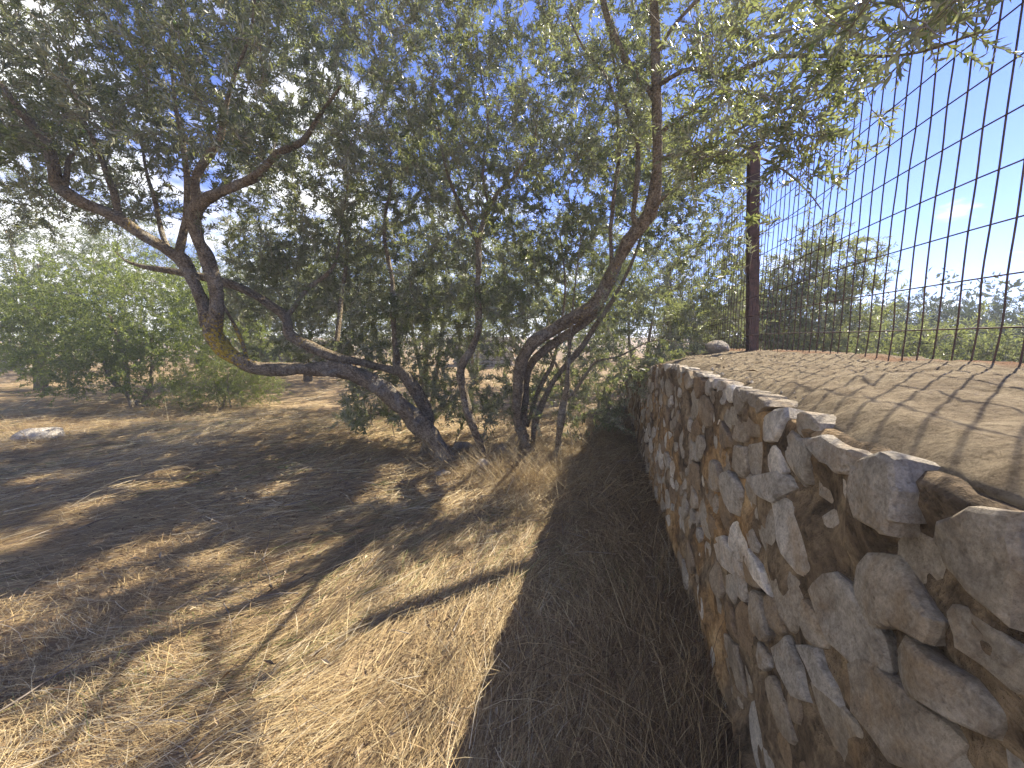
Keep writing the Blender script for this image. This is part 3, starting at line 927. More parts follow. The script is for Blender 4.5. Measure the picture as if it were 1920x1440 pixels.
D3 = [(1148, 510, 4.4, .03), (1145, 440, 4.45, .026), (1150, 373, 4.42, .024), (1160, 300, 4.38, .022), (1157, 217, 4.3, .018), (1140, 150, 4.2, .014), (1095, 90, 4.1, .010), (1060, 20, 4.0, .006)]
D4 = [(1236, 250, 3.82, .024), (1262, 232, 3.66, .02), (1300, 205, 3.45, .017), (1370, 150, 3.1, .013), (1450, 105, 2.7, .010), (1520, 60, 2.4, .007)]
D5 = [(975, 862, 4.85, .055), (978, 820, 4.85, .05), (985, 740, 4.82, .05), (992, 690, 4.8, .055), (1016, 660, 4.74, .06), (1057, 631, 4.66, .058), (1104, 598, 4.56, .05), (1130, 570, 4.46, .03)]
D6 = [(1234, 160, 3.68, .022), (1290, 130, 3.35, .019), (1360, 140, 2.95, .016), (1450, 108, 2.5, .012), (1560, 105, 2.05, .009), (1700, 102, 1.65, .006), (1840, 60, 1.4, .004)]
D7 = [(1233, 300, 3.9, .022), (1290, 285, 3.6, .019), (1360, 288, 3.2, .015), (1423, 296, 2.8, .011), (1467, 317, 2.55, .008), (1513, 358, 2.4, .005), (1540, 393, 2.35, .003)]
D8 = [(1215, 400, 4.06, .022), (1265, 350, 3.75, .019), (1330, 280, 3.3, .015), (1420, 225, 2.8, .010), (1520, 190, 2.45, .007), (1600, 150, 2.2, .004)]
D9 = [(1230, 100, 3.6, .024), (1270, 40, 3.45, .02), (1340, -30, 3.3, .016), (1430, -110, 3.1, .011)]
TRUNKS.append((D, [D1, D2, D3, D4, D6, D7, D8, D9]))
TRUNKS.append((D5, []))
E = [(996, 862, 4.9, .045), (999, 822, 4.9, .042), (1004, 792, 4.9, .042), (1020, 750, 4.92, .042), (1040, 711, 4.94, .04), (1083, 660, 4.98, .04), (1110, 620, 5.0, .034), (1150, 560, 5.0, .027), (1190, 480, 5.0, .02), (1220, 380, 4.95, .013)]
E1 = [(988, 800, 4.95, .03), (1007, 740, 5.0, .03), (1022, 708, 5.02, .029), (1037, 680, 5.05, .027), (1050, 620, 5.1, .022), (1060, 540, 5.1, .017), (1050, 440, 5.1, .010)]
TRUNKS.append((E, [E1]))
Fm = [(1044, 885, 4.53, .062), (1045, 862, 4.53, .056), (1048, 815, 4.53, .052), (1056, 768, 4.52, .052), (1063, 728, 4.5, .042), (1065, 692, 4.5, .027), (1068, 655, 4.5, .022), (1072, 600, 4.5, .017), (1080, 520, 4.5, .012), (1090, 440, 4.45, .007)]
F1 = [(1064, 745, 4.5, .024), (1076, 735, 4.48, .02), (1100, 700, 4.42, .017), (1118, 678, 4.38, .014), (1160, 668, 4.3, .011), (1220, 640, 4.2, .007), (1270, 640, 4.1, .004)]
TRUNKS.append((Fm, [F1]))

olive = thing('olive_tree', 'large old multi-stemmed olive tree with lichen on its bent left limb', 'tree', tuple(on_ground(930, 870)))
wood_nodes, wood_r, wood_t, limb_px = [], [], [], []
def wood(pts, ns, seed, name, parent, label=None):
    P, r = limb(pts)
    V, Fc = tube(P, r, ns, 0.27, seed)
    lich = np.zeros(len(V))
    for c, w_, a_ in zip(LICHEN, LICHW, LICHA):
        lich = np.maximum(lich, a_ * np.exp(-np.sum((V - c) ** 2, 1) / w_ ** 2))
    o = child(name, mesh_np(name, V, Fc, M_BARK, True, vattr={'lichen': lich}), parent, label=label)
    T = unit(np.gradient(P, axis=0))
    for i in range(0, len(P), 3):
        wood_nodes.append(P[i]); wood_r.append(r[i]); wood_t.append(T[i])
        u, v, f = project(P[i]); limb_px.append((u, v, P[i][1], F * r[i] / f))
    return o
sd = 1
TL = ['thick trunk leaning left with a bent limb coated in yellow lichen', None, 'slim crooked middle stem', 'stout stem sweeping up to the right', None, None, 'straight short stem nearest the wall']
for k, (tr, lbs) in enumerate(TRUNKS):
    to = wood(tr, 14, sd, 'trunk', olive, TL[k]); sd += 1
    for lb in lbs:
        wood(lb, 10, sd, 'limb', to); sd += 1
limb_px = np.array(limb_px)
# suckers spring from the ground in the clump
for u, v in ((700, 800), (740, 820), (770, 800), (860, 868), (880, 850), (935, 860), (955, 845), (1015, 860), (1030, 845), (850, 840), (1075, 850), (1095, 835), (905, 842)):
    wood_nodes.append(on_ground(u, v)); wood_r.append(0.012); wood_t.append(np.array([0, 0, 1.0]))

def region(u0, u1, v0, v1, y0, y1, n, rg):
    u = rg.uniform(u0, u1, n); v = rg.uniform(v0, v1, n); Y = rg.uniform(y0, y1, n)
    return np.array([at(a, b, c) for a, b, c in zip(u, v, Y)])
rgT = np.random.default_rng(21)
targets = np.vstack([
    region(-260, 520, -330, 300, 2.5, 5.4, 1700, rgT),
    region(430, 1240, -340, 330, 3.2, 7.4, 3100, rgT),
    region(1180, 1420, -300, 330, 2.7, 4.6, 520, rgT),
    region(1260, 1640, -110, 330, 1.8, 2.5, 120, rgT),
    region(1480, 1930, -110, 70, 1.2, 1.7, 60, rgT),
    region(1290, 1450, 280, 540, 2.0, 3.0, 110, rgT),
    region(430, 1290, 230, 600, 4.6, 7.4, 2050, rgT),
    region(640, 1000, 300, 600, 3.9, 4.6, 170, rgT),
    region(1230, 1420, 300, 620, 4.3, 5.8, 420, rgT),
    region(640, 1170, 540, 800, 4.5, 6.3, 560, rgT),
    region(430, 720, 470, 680, 4.9, 6.2, 170, rgT),
    region(1100, 1310, 540, 735, 3.9, 5.4, 260, rgT),
    region(-40, 460, 180, 430, 3.6, 5.4, 260, rgT),
    region(1440, 1640, 130, 340, 1.8, 2.4, 45, rgT),
])
_u, _v, _f = project(targets)
targets = targets[(_v > -70) | (rgT.random(len(targets)) < 0.24)]
# openings in the crown, where the sun comes through to the wall top and the straw beside the wall
def sun_foot(p, zf):
    k = (p[:, 2] - zf) / sdir.z
    q = p[:, :2] - k[:, None] * np.array([sdir.x, sdir.y])
    return q @ WN, q @ WD, q[:, 1], k
def sun_gap(p, rg):
    d, s_, y, k = sun_foot(p, 1.35)
    cut = (k > 0) & (d > 0.45) & (d < 1.5) & (s_ > 0.2) & (s_ < 4.6) & (rg.random(len(p)) < 0.80)
    d, s_, y, k = sun_foot(p, 0.0)
    cut |= (d > -1.2) & (d < -0.42) & (s_ > 0.4) & (s_ < 2.0) & (rg.random(len(p)) < 0.80)
    thin = fbm(d * 1.6 + 4, s_ * 0.8, 55, 2)
    cut |= (y > 2.2) & (y < 4.2) & (d < -0.42) & (thin > 0.03) & (rg.random(len(p)) < 0.85)
    cut |= (y <= 2.2) & (d < -0.42) & (thin > 0.16) & (rg.random(len(p)) < 0.7)
    cut |= (d > -1.15) & (d < -0.42) & (s_ >= 2.0) & (s_ < 5.2) & (rg.random(len(p)) < 0.4)
    return cut
targets = targets[~sun_gap(targets, rgT)]
targets = targets[(targets[:, 2] > 0.25)]
br, SO, SD = grow(wood_nodes, wood_r, wood_t, targets, rgT, spacing=0.052)
# sprays
rgS = np.random.default_rng(31)
SO = np.repeat(SO, 1, axis=0)
Dv = unit(SD * 0.75 + rgS.normal(0, 0.55, SD.shape) + np.array([0, 0, 0.12]))
Ls = rgS.uniform(0.10, 0.24, len(SO))
# few leaves grow straight in front of the bare limbs
u, v, f = project(SO + Dv * (Ls * 0.5)[:, None])
keep = np.ones(len(SO), bool)
for i in range(len(SO)):
    dpx = np.hypot(limb_px[:, 0] - u[i], limb_px[:, 1] - v[i])
    hit = (dpx < limb_px[:, 3] + 9) & (SO[i, 1] < limb_px[:, 2] + 0.05) & (limb_px[:, 3] > 6.0)
    if hit.any() and rgS.random() < 0.9: keep[i] = False
    dcam = np.linalg.norm(SO[i] - np.array([0, 0, EYE]))
    if dcam < 1.35: keep[i] = False
keep &= ~(sun_gap(SO, rgS))
SO, Dv, Ls = SO[keep], Dv[keep], Ls[keep]
(lp, la, ln_, ll, lw), (t0, t1, t2) = sprays(SO, Dv, Ls, rgS, rgS.uniform(0.72, 1.08, len(SO)) * np.where(SO[:, 1] > 4.8, 1.28, 1.0) * np.where(SO[:, 1] < 2.2, 0.85, 1.0))
print('hero leaves', len(lp), 'sprays', len(SO), 'branches', len(br[0]))
bv, bf = many_tubes(br[0], br[1], br[2], br[3], br[4], 3, 4)
tv, tf = many_tubes(t0, t1, t2, np.full(len(t0), 0.0019), np.full(len(t0), 0.0009), 3, 1)
V, Fc = join([(bv, bf), (tv, tf)])
child('twigs', mesh_np('twigs', V, Fc, M_TWIG, True), olive, kind='stuff')

# the nearest leaves one by one, the rest as one mass
u, v, f = project(lp)
vis = (u > 0) & (u < 1920) & (v > 0) & (v < 1440)
px = np.where(vis, ll * F / f, 0)
first = np.argsort(-px)[:300]
rest = np.ones(len(lp), bool); rest[first] = False
varL = np.clip(rgS.beta(2.2, 2.4, len(lp)), 0, 0.97); varL[rgS.random(len(lp)) < 0.012] = 1.0
child('leaves', leaves_mesh('leaves', lp[rest], la[rest], ln_[rest], ll[rest], lw[rest], M_LEAF, varL[rest]), olive, kind='stuff')

def single_leaf(seed):
    rg = np.random.default_rng(seed)
    tt = np.array([0.0, 0.12, 0.3, 0.5, 0.7, 0.88, 1.0]); ww = np.array([0.06, 0.55, 0.92, 1.0, 0.82, 0.42, 0.02]) * 0.5
    bend = rg.uniform(-0.08, 0.12)
    V = []
    for t, q in zip(tt, ww):
        z = bend * t * (1 - t) * 4 - 0.04 * t * t
        V += [(t, q * 0.23, z + q * 0.05), (t, 0, z), (t, -q * 0.23, z + q * 0.05)]
    Fc = []
    for i in range(len(tt) - 1):
        a = i * 3
        Fc += [(a, a + 1, a + 4), (a, a + 4, a + 3), (a + 1, a + 2, a + 5), (a + 1, a + 5, a + 4)]
    Fc = np.array(Fc)[:, ::-1]
    return mesh_np('leaf', np.array(V), Fc, M_LEAF, True, fattr={'var': np.full(len(Fc), 0.25 + 0.1 * (seed % 6))})
leaf_meshes = [single_leaf(k) for k in range(6)]
for q, i in enumerate(first):
    X = la[i]; Bv = unit(np.cross(ln_[i], X)); Zv = np.cross(X, Bv); s_ = ll[i]
    mw = Matrix(((X[0] * s_, Bv[0] * s_, Zv[0] * s_, lp[i][0]), (X[1] * s_, Bv[1] * s_, Zv[1] * s_, lp[i][1]), (X[2] * s_, Bv[2] * s_, Zv[2] * s_, lp[i][2]), (0, 0, 0, 1)))
    child('leaf', leaf_meshes[q % 6], olive, mw=mw)
# unripe olives hanging among the near leaves
import bmesh
bm = bmesh.new(); bmesh.ops.create_icosphere(bm, subdivisions=2, radius=1)
for vv in bm.verts: vv.co = Vector((vv.co.x * 0.0085, vv.co.y * 0.0085, vv.co.z * 0.012))
fm = bpy.data.meshes.new('olive'); bm.to_mesh(fm); bm.free(); fm.materials.append(M_FRUIT)
for p_ in fm.polygons: p_.use_smooth = True
cand = np.argsort(-px)[200:3200]
for q in range(46):
    i = cand[int(rgS.integers(len(cand)))]
    p = lp[i] + np.array([0, 0, -0.014])
    child('olive', fm, olive, mw=Matrix.Translation(p) @ Matrix.Rotation(rgS.uniform(-0.5, 0.5), 4, 'X'))

# ------------------------------------------------------------------ other trees and shrubs
def plant(name, label, cat, base, stems, crown, ntarget, mat, leaf=(0.06, 0.09), spacing=0.12, pitch=0.03, spray=(0.18, 0.34), group=None, seed=1, wl=0.24, r0=0.09, zmin=0.2, up=0.18, twig=True):
    """base: (x, y); stems: list of end offsets; crown: list of (cx, cy, cz, rx, ry, rz) ellipsoids relative to base"""
    rg = np.random.default_rng(seed)
    gz = float(ground_z(base[0], base[1]))
    B = np.array([base[0], base[1], gz])
    root = thing(name, label, cat, tuple(B), group)
    nodes, nr, ntan = [], [], []
    for k, e in enumerate(stems):
        e = np.array(e, float)
        st = np.array([0.10 * math.cos(k * 2.1), 0.10 * math.sin(k * 2.1), -0.05])
        mid = e * 0.5 + np.array([rg.normal(0, .12), rg.normal(0, .12), 0]) * np.linalg.norm(e) * 0.4
        P = catmull(np.array([B + st, B + st + (mid - st) * 0.5 + rg.normal(0, .03, 3), B + mid, B + e]), 0.12)
        rr = np.linspace(r0, r0 * 0.25, len(P))
        V, Fc = tube(P, rr, 8, 0.14, seed * 10 + k)
        child('trunk', mesh_np('trunk', V, Fc, M_BARK, True, vattr={'lichen': np.zeros(len(V))}), root)
        T = unit(np.gradient(P, axis=0))
        for i in range(len(P)):
            nodes.append(P[i]); nr.append(rr[i]); ntan.append(T[i])
    tg = []
    vol = np.array([c[3] * c[4] * c[5] for c in crown]); cnt = (vol / vol.sum() * ntarget).astype(int)
    for c, n in zip(crown, cnt):
        d = unit(rg.normal(size=(n, 3))); r = rg.uniform(0.25, 1, n) ** 0.45
        p = B + np.array(c[:3]) + d * r[:, None] * np.array(c[3:6])
        p = p + 0.12 * np.array(c[3:6]) * rg.normal(size=(n, 3))
        tg.append(p)
    tg = np.vstack(tg); tg = tg[tg[:, 2] > gz + zmin]
    br, so, sdv = grow(nodes, nr, ntan, tg, rg, spacing=spacing, up=up)
    dv = unit(sdv * 0.7 + rg.normal(0, 0.6, sdv.shape) + np.array([0, 0, 0.12]))
    ls = rg.uniform(spray[0], spray[1], len(so))
    (p, a, n, l, wd), (q0, q1, q2) = sprays(so, dv, ls, rg, None, pitch, leaf, wl)
    bvv, bff = many_tubes(br[0], br[1], br[2], br[3], np.full(len(br[0]), 0.003), 3, 3)
    parts = [(bvv, bff)]
    if twig:
        parts.append(many_tubes(q0, q1, q2, np.full(len(q0), 0.0022), np.full(len(q0), 0.001), 3, 1))
    V, Fc = join(parts)
    child('branches', mesh_np('branches', V, Fc, M_TWIG, True), root, kind='stuff')
    var = np.clip(rg.beta(2.2, 2.2, len(p)), 0, 0.97); var[rg.random(len(p)) < 0.02] = 1
    child('crown', leaves_mesh('crown', p, a, n, l, wd, mat, var), root, kind='stuff')
    print(name, label[:30], 'leaves', len(p))
    return root

def gp(u, Y):
    """ground position seen in column u, Y metres ahead"""
    a = (u - 960) / F
    return (a * Y * 1.0, Y)

# left: bright green shrub-tree growing to the ground
bx, by, _ = on_ground(262, 764)
plant('green_tree', 'bushy bright green tree with dense leaves to the ground at left', 'tree', (bx, by),
      [(-0.9, 0.2, 1.3), (0.15, 0.3, 1.5), (-0.3, -0.1, 2.0)],
      [(-0.5, 0.7, 2.1, 2.4, 1.5, 1.35), (-1.9, 0.4, 1.55, 1.7, 1.2, 0.9), (1.2, 0.8, 1.6, 1.3, 1.0, 1.2), (-0.6, -0.4, 1.1, 1.4, 0.7, 0.85), (0.9, 0.1, 0.75, 1.2, 0.8, 0.7), (-1.3, 0.0, 0.85, 1.2, 0.7, 0.7)],
      1350, M_LEAF_GREEN, (0.06, 0.10), 0.11, 0.028, group=None, seed=101, wl=0.36, zmin=0.14, up=0.06, twig=False, r0=0.065)
bx, by, _ = on_ground(425, 768)
plant('broom_shrub', 'feathery light green shrub beside the bushy green tree', 'shrub', (bx, by),
      [(0.05, 0.1, 0.9), (-0.2, 0, 0.8), (0.25, 0.1, 0.85)],
      [(0.1, 0.3, 1.05, 0.85, 0.7, 1.0), (-0.3, 0, 0.55, 0.95, 0.6, 0.6), (0.4, 0.2, 0.5, 0.7, 0.5, 0.5)],
      420, M_LEAF_GREEN, (0.05, 0.075), 0.06, 0.024, (0.16, 0.30), seed=103, wl=0.2, r0=0.02, zmin=0.05, up=0.35)
# far left, tall pale olive and its neighbours
def bgtree(name, label, u, Y, top_v, rad, seed, mat, n=260, low=0.9, group='olive trees behind the big tree', leaf=(0.08, 0.13), cat='tree'):
    x, y = gp(u, Y)
    ht = EYE + (632 - top_v) / F * Y
    rz = (ht - low) / 2
    plant(name, label, cat, (x, y), [(0.4, 0, ht * 0.45), (-0.5, 0.2, ht * 0.5), (0.05, -0.3, ht * 0.55)],
          [(0, 0, low + rz, rad, rad * 0.8, rz), (rad * 0.55, -0.2, low + rz * 0.8, rad * 0.6, rad * 0.6, rz * 0.7), (-rad * 0.6, 0.1, low + rz * 0.75, rad * 0.6, rad * 0.6, rz * 0.7)],
          int(n * 1.35), mat, leaf, 0.13, 0.04, (0.25, 0.45), group, seed, 0.28, 0.065, max(0.15, low - 0.4), twig=False)
bgtree('olive_tree', 'tall pale olive tree rising behind the bushy green tree at far left', 70, 10.5, 215, 2.9, 201, M_LEAF_FAR, 420, 1.6)
bgtree('olive_tree', 'dark olive tree low at the left edge beside the bushy green tree', -40, 10.0, 470, 2.2, 203, M_LEAF_GREEN, 300, 0.3)
bgtree('olive_tree', 'olive tree seen through the fork of the lichen covered limb', 470, 12.5, 440, 2.3, 205, M_LEAF_FAR, 300, 1.3)
bgtree('olive_tree', 'olive tree above the low far stone wall, left of the crooked stem', 690, 14.0, 450, 2.4, 207, M_LEAF_FAR, 320, 1.4)
bgtree('olive_tree', 'olive tree seen far off between the crooked stem and stout stem', 890, 13.0, 420, 2.3, 209, M_LEAF_FAR, 320, 1.4)
bgtree('olive_tree', 'olive tree showing behind the stout stem that sweeps right', 1060, 11.0, 430, 2.0, 211, M_LEAF_FAR, 330, 1.2)
bgtree('olive_tree', 'olive tree beyond the far end of the stone wall', 1215, 10.5, 420, 1.9, 213, M_LEAF_FAR, 320, 0.8)
bgtree('olive_tree', 'olive tree far behind the green tree, topped by pale cloud', 260, 15.0, 400, 2.8, 215, M_LEAF_FAR, 300, 1.2)
bgtree('olive_tree', 'leafy olive tree close behind the slim crooked middle stem', 800, 8.3, 330, 1.7, 221, M_LEAF, 480, 0.6, leaf=(0.06, 0.10))
bgtree('olive_tree', 'leafy olive tree behind the dark limb that crosses above the bent trunk', 575, 12.2, 400, 2.0, 223, M_LEAF, 430, 0.7, leaf=(0.06, 0.10))
# dark bush at the foot of the wall's far end
plant('dark_bush', 'dark tangled bush at the foot of the stone wall behind the tree', 'shrub', tuple(wall_pt(7.3, 0.0, 0)[:2]),
      [(0.1, 0, 0.8), (-0.2, 0.1, 0.7)], [(0.0, 0.2, 0.9, 0.75, 0.8, 0.8), (-0.5, 0.4, 0.5, 0.7, 0.7, 0.5)], 200, M_LEAF, (0.05, 0.075), 0.08, 0.026, (0.14, 0.26), seed=105, r0=0.03, zmin=0.05)
# beyond the fence
plant('olive_tree', 'olive tree standing right behind the fence post', 'tree', gp(1505, 6.4),
      [(0.1, 0, 1.6), (-0.4, 0.2, 1.8), (0.3, 0.1, 2.0)], [(0.0, 0, 1.9, 1.05, 0.9, 1.15), (-0.7, 0.1, 1.5, 0.9, 0.8, 0.9), (0.25, 0, 2.6, 0.55, 0.5, 0.75)],
      640, M_LEAF, (0.075, 0.115), 0.08, 0.026, (0.16, 0.30), 'olives beyond the fence', seed=107, r0=0.07, zmin=0.4)
for k, (u, Y, tv, rad, n, lab) in enumerate((
        (1690, 5.0, 600, 0.75, 190, 'low olive bush behind the fence, near the tall olive by the post'),
        (1800, 4.3, 612, 0.65, 170, 'low leafy olive bush behind the fence, in the middle of its row'),
        (1930, 3.9, 600, 0.60, 160, 'low olive bush behind the fence at the right edge'))):
    x, y = gp(u, Y); ht = EYE + (632 - tv) / F * Y
    plant('olive_bush', lab, 'shrub', (x, y), [(0.1, 0, 0.9), (-0.15, 0.1, 1.0)], [(0, 0, ht * 0.62, rad, rad * 0.8, ht * 0.36), (rad * 0.5, 0.1, ht * 0.55, rad * 0.7, rad * 0.6, ht * 0.3)],
          int(n * 1.4), M_LEAF, (0.06, 0.095), 0.08, 0.027, (0.15, 0.28), 'olives beyond the fence', seed=300 + k, r0=0.03, zmin=0.2)
for k, (u, Y, tv, rad, lab) in enumerate((
        (1620, 12.0, 572, 2.2, 'rounded grey-green tree beyond the fence, behind the tall olive'),
        (1760, 11.0, 570, 2.0, 'rounded grey-green tree far beyond the middle of the fence'),
        (1880, 10.5, 566, 2.0, 'rounded grey-green tree far beyond the fence, toward the right edge'),
        (2020, 11.0, 575, 2.1, 'rounded grey-green tree beyond the fence at the right edge'),
        (1400, 13.0, 520, 2.3, 'rounded grey-green tree beyond the fence, left of the post'))):
    bgtree('grey_green_tree', lab, u, Y, tv, rad, 320 + k, M_LEAF_BLUE, 250, 0.4, 'trees far beyond the fence', (0.09, 0.14))

# far woods closing the view on all sides
def woods():
    rg = np.random.default_rng(77)
    n = 30000
    az = rg.uniform(-1.35, 1.35, n); Y = rg.uniform(20, 38, n)
    x = np.sin(az) * Y; y = np.cos(az) * Y
    h = 2.7 + 2.2 * vnoise(az * 11, Y * 0.2, 3) + 1.8 * vnoise(az * 33, Y * 0.2, 8)
    z = h * rg.uniform(0.02, 1, n) ** 0.8
    p = np.stack([x, y, z + ground_z(x, y)], -1)
    a = unit(rg.normal(size=(n, 3)) + np.array([0, 0, 0.4])); nn = unit(rg.normal(size=(n, 3)) + np.array([0, -0.6, 0.4]))
    l = rg.uniform(0.14, 0.30, n)
    o = link('woods', leaves_mesh('woods', p, a, nn, l, l * 0.45, M_LEAF_BLUE, np.clip(rg.beta(2, 2, n), 0, 0.97)))
    o['kind'] = 'stuff'; o['label'] = 'far band of olive woods closing the view'
woods()

# far dry-stone terrace walls
def far_wall(label, u0, u1, Y0, Y1, hgt, seed):
    rg = np.random.default_rng(seed)
    p0 = np.array(gp(u0, Y0)); p1 = np.array(gp(u1, Y1)); Lw = np.linalg.norm(p1 - p0)
    dr = (p1 - p0) / Lw; nr = np.array([dr[1], -dr[0]])
    if nr[1] > 0: nr = -nr
    c = (p0 + p1) / 2
    gz = float(ground_z(c[0], c[1]))
    root = thing('terrace_wall', label, 'wall', (c[0], c[1], gz), 'low far terrace walls')
    parts = []; var = []
    z = 0.0
    while z < hgt:
        rh = rg.uniform(0.12, 0.2); s = 0.0
        while s < Lw:
            wl_ = rg.uniform(0.16, 0.42)
            n = 8; an = np.linspace(0, 2 * np.pi, n, endpoint=False) + 0.39
            pts = np.stack([np.clip(np.cos(an) * 1.3, -1, 1) * wl_ * 0.47, np.clip(np.sin(an) * 1.3, -1, 1) * rh * 0.46], -1) * (1 + rg.uniform(-0.14, 0.14, (n, 1)))
            V, Fc = lump_stone(pts, 0.18, rg.uniform(0.04, 0.09), int(rg.integers(1e6)))
            ss = s + wl_ / 2 + V[:, 0]; pos = p0[None] + ss[:, None] * dr[None] + V[:, 1:2] * nr[None]
            zc = z + rh / 2 + V[:, 2] + rg.uniform(-0.015, 0.015)
            parts.append((np.stack([pos[:, 0], pos[:, 1], gz - 0.08 + zc], -1), Fc)); t_ = float(np.clip(rg.normal(0.62, 0.2), 0, 1)); var.append(np.full(len(Fc), t_))
            s += wl_
        z += rh
    for k, ((V, Fc), t_) in enumerate(zip(parts, var)):
        pass
    V, Fc = join(parts)
    child('stones', mesh_np('stones', V, Fc, M_ROCK, False, fattr={'var': np.concatenate(var)}), root, kind='stuff')
    q = []
    for dd in (0.10, -0.35):
        for e in (p0, p1):
            for zq in (-0.1, hgt - 0.06):
                b_ = e - nr * (0.12 if dd > 0 else 0.55)
                q.append((b_[0], b_[1], gz + zq))
    q = np.array(q)
    child('core', mesh_np('core', q, np.array([(0, 1, 3, 2), (4, 6, 7, 5), (1, 5, 7, 3), (0, 2, 6, 4), (0, 4, 5, 1), (2, 3, 7, 6)]), M_MORTAR), root)
far_wall('low far dry-stone wall seen under the bent limb of the olive', 490, 655, 15.5, 15.5, 1.25, 5)
far_wall('low pale dry-stone wall seen between the slim stems of the olive', 850, 960, 17.5, 16.5, 1.3, 6)
far_wall('pale dry-stone wall at the far left edge behind the bushes', -110, 40, 14.0, 15.0, 1.1, 7)

# ------------------------------------------------------------------ loose rocks
p = on_ground(80, 822); rock('flat pale limestone rock lying in the dry grass at left', (p[0], p[1], p[2] - 0.01), (0.36, 0.25, 0.20), 3, 0.1, 0.55)
p = on_ground(45, 693); rock('small pale rock on sunlit straw at the left edge', (p[0], p[1], p[2] + 0.02), (0.5, 0.3, 0.16), 5, 0.3, 0.85)
p = wall_pt(4.62, 1.20, 0); zc = float(cap_z(np.array(4.62), np.array(1.20)))
rock('angular brown stone resting on the wall top beside the fence post', (p[0], p[1], zc + 0.075), (0.15, 0.12, 0.095), 8, 0.5, 0.25, name='loose_stone', cat='stone')
for k, (u, v, sx, sz, tone, lab) in enumerate(((868, 842, .14, .08, 0.3, 'brown flat stone lying between the leaning trunk and crooked stem'), (905, 872, .10, .06, 0.9, 'pale small stone at the foot of the crooked stem'),
        (945, 846, .12, .07, 0.2, 'dark stone lying left of the stout stem base'), (1128, 782, .22, .12, 0.1, 'dark brown stone in dry grass at the foot of the wall'),
        (830, 890, .09, .05, 0.5, 'small grey stone below the thick leaning trunk'))):
    p = on_ground(u, v); rock(lab, (p[0], p[1], p[2] + sz * 0.3), (sx, sx * 0.8, sz), 20 + k, k * 0.9, tone, name='loose_stone', cat='stone')

# ------------------------------------------------------------------ dry grass
def strands(P, D, Ln, W, lift, curl, rg, seg=3):
    """flat curved ribbons; D unit xy direction (n,2); lift = rise angle; curl = sideways bend"""
    M = len(P)
    t = np.linspace(0, 1, seg + 1)
    perp = np.stack([-D[:, 1], D[:, 0]], -1)
    along = Ln[:, None] * t[None]
    sx = curl[:, None] * Ln[:, None] * (t[None] ** 2)
    x = P[:, 0:1] + D[:, 0:1] * along + perp[:, 0:1] * sx
    y = P[:, 1:2] + D[:, 1:2] * along + perp[:, 1:2] * sx
    rise = np.sin(lift)[:, None] * Ln[:, None] * (t[None] - 0.62 * t[None] ** 2 * (lift[:, None] < 0.9))
    z = P[:, 2:3] + rise
    C = np.stack([x, y, z], -1)
    roll = rg.uniform(-0.9, 0.9, M)
    side = np.stack([perp[:, 0] * np.cos(roll), perp[:, 1] * np.cos(roll), np.sin(roll)], -1)
    wt = W[:, None] * (1 - 0.65 * t[None])
    a = C + side[:, None] * wt[..., None] * 0.5; b = C - side[:, None] * wt[..., None] * 0.5
    V = np.stack([a, b], 2).reshape(-1, 3)
    base = np.arange(M)[:, None] * (2 * (seg + 1)); i = np.arange(seg)[None] * 2
    q = np.stack([base + i, base + i + 1, base + i + 3, base + i + 2], -1).reshape(-1, 4)
    return V, q

def flow(x, y):
    """direction the flattened grass lies in"""
    return 0.55 + 1.7 * fbm(x * 0.45 + 11, y * 0.45 + 4, 61, 2) + 0.6 * vnoise(x * 1.7, y * 1.7, 66)

def scatter(n, y0, y1, rg, pw=1.0):
    """points on the ground inside (and a little beyond) the view, between y0 and y1 ahead"""
    Y = y0 + (y1 - y0) * rg.random(n) ** pw
    X = rg.uniform(-1.75, 1.5, n) * (Y + 0.5)
    d = X * WN[0] + Y * WN[1]
    s = X * WD[0] + Y * WD[1]
    k = (d < 0.50) | (s > S1 + 0.3)
    return X[k], Y[k]

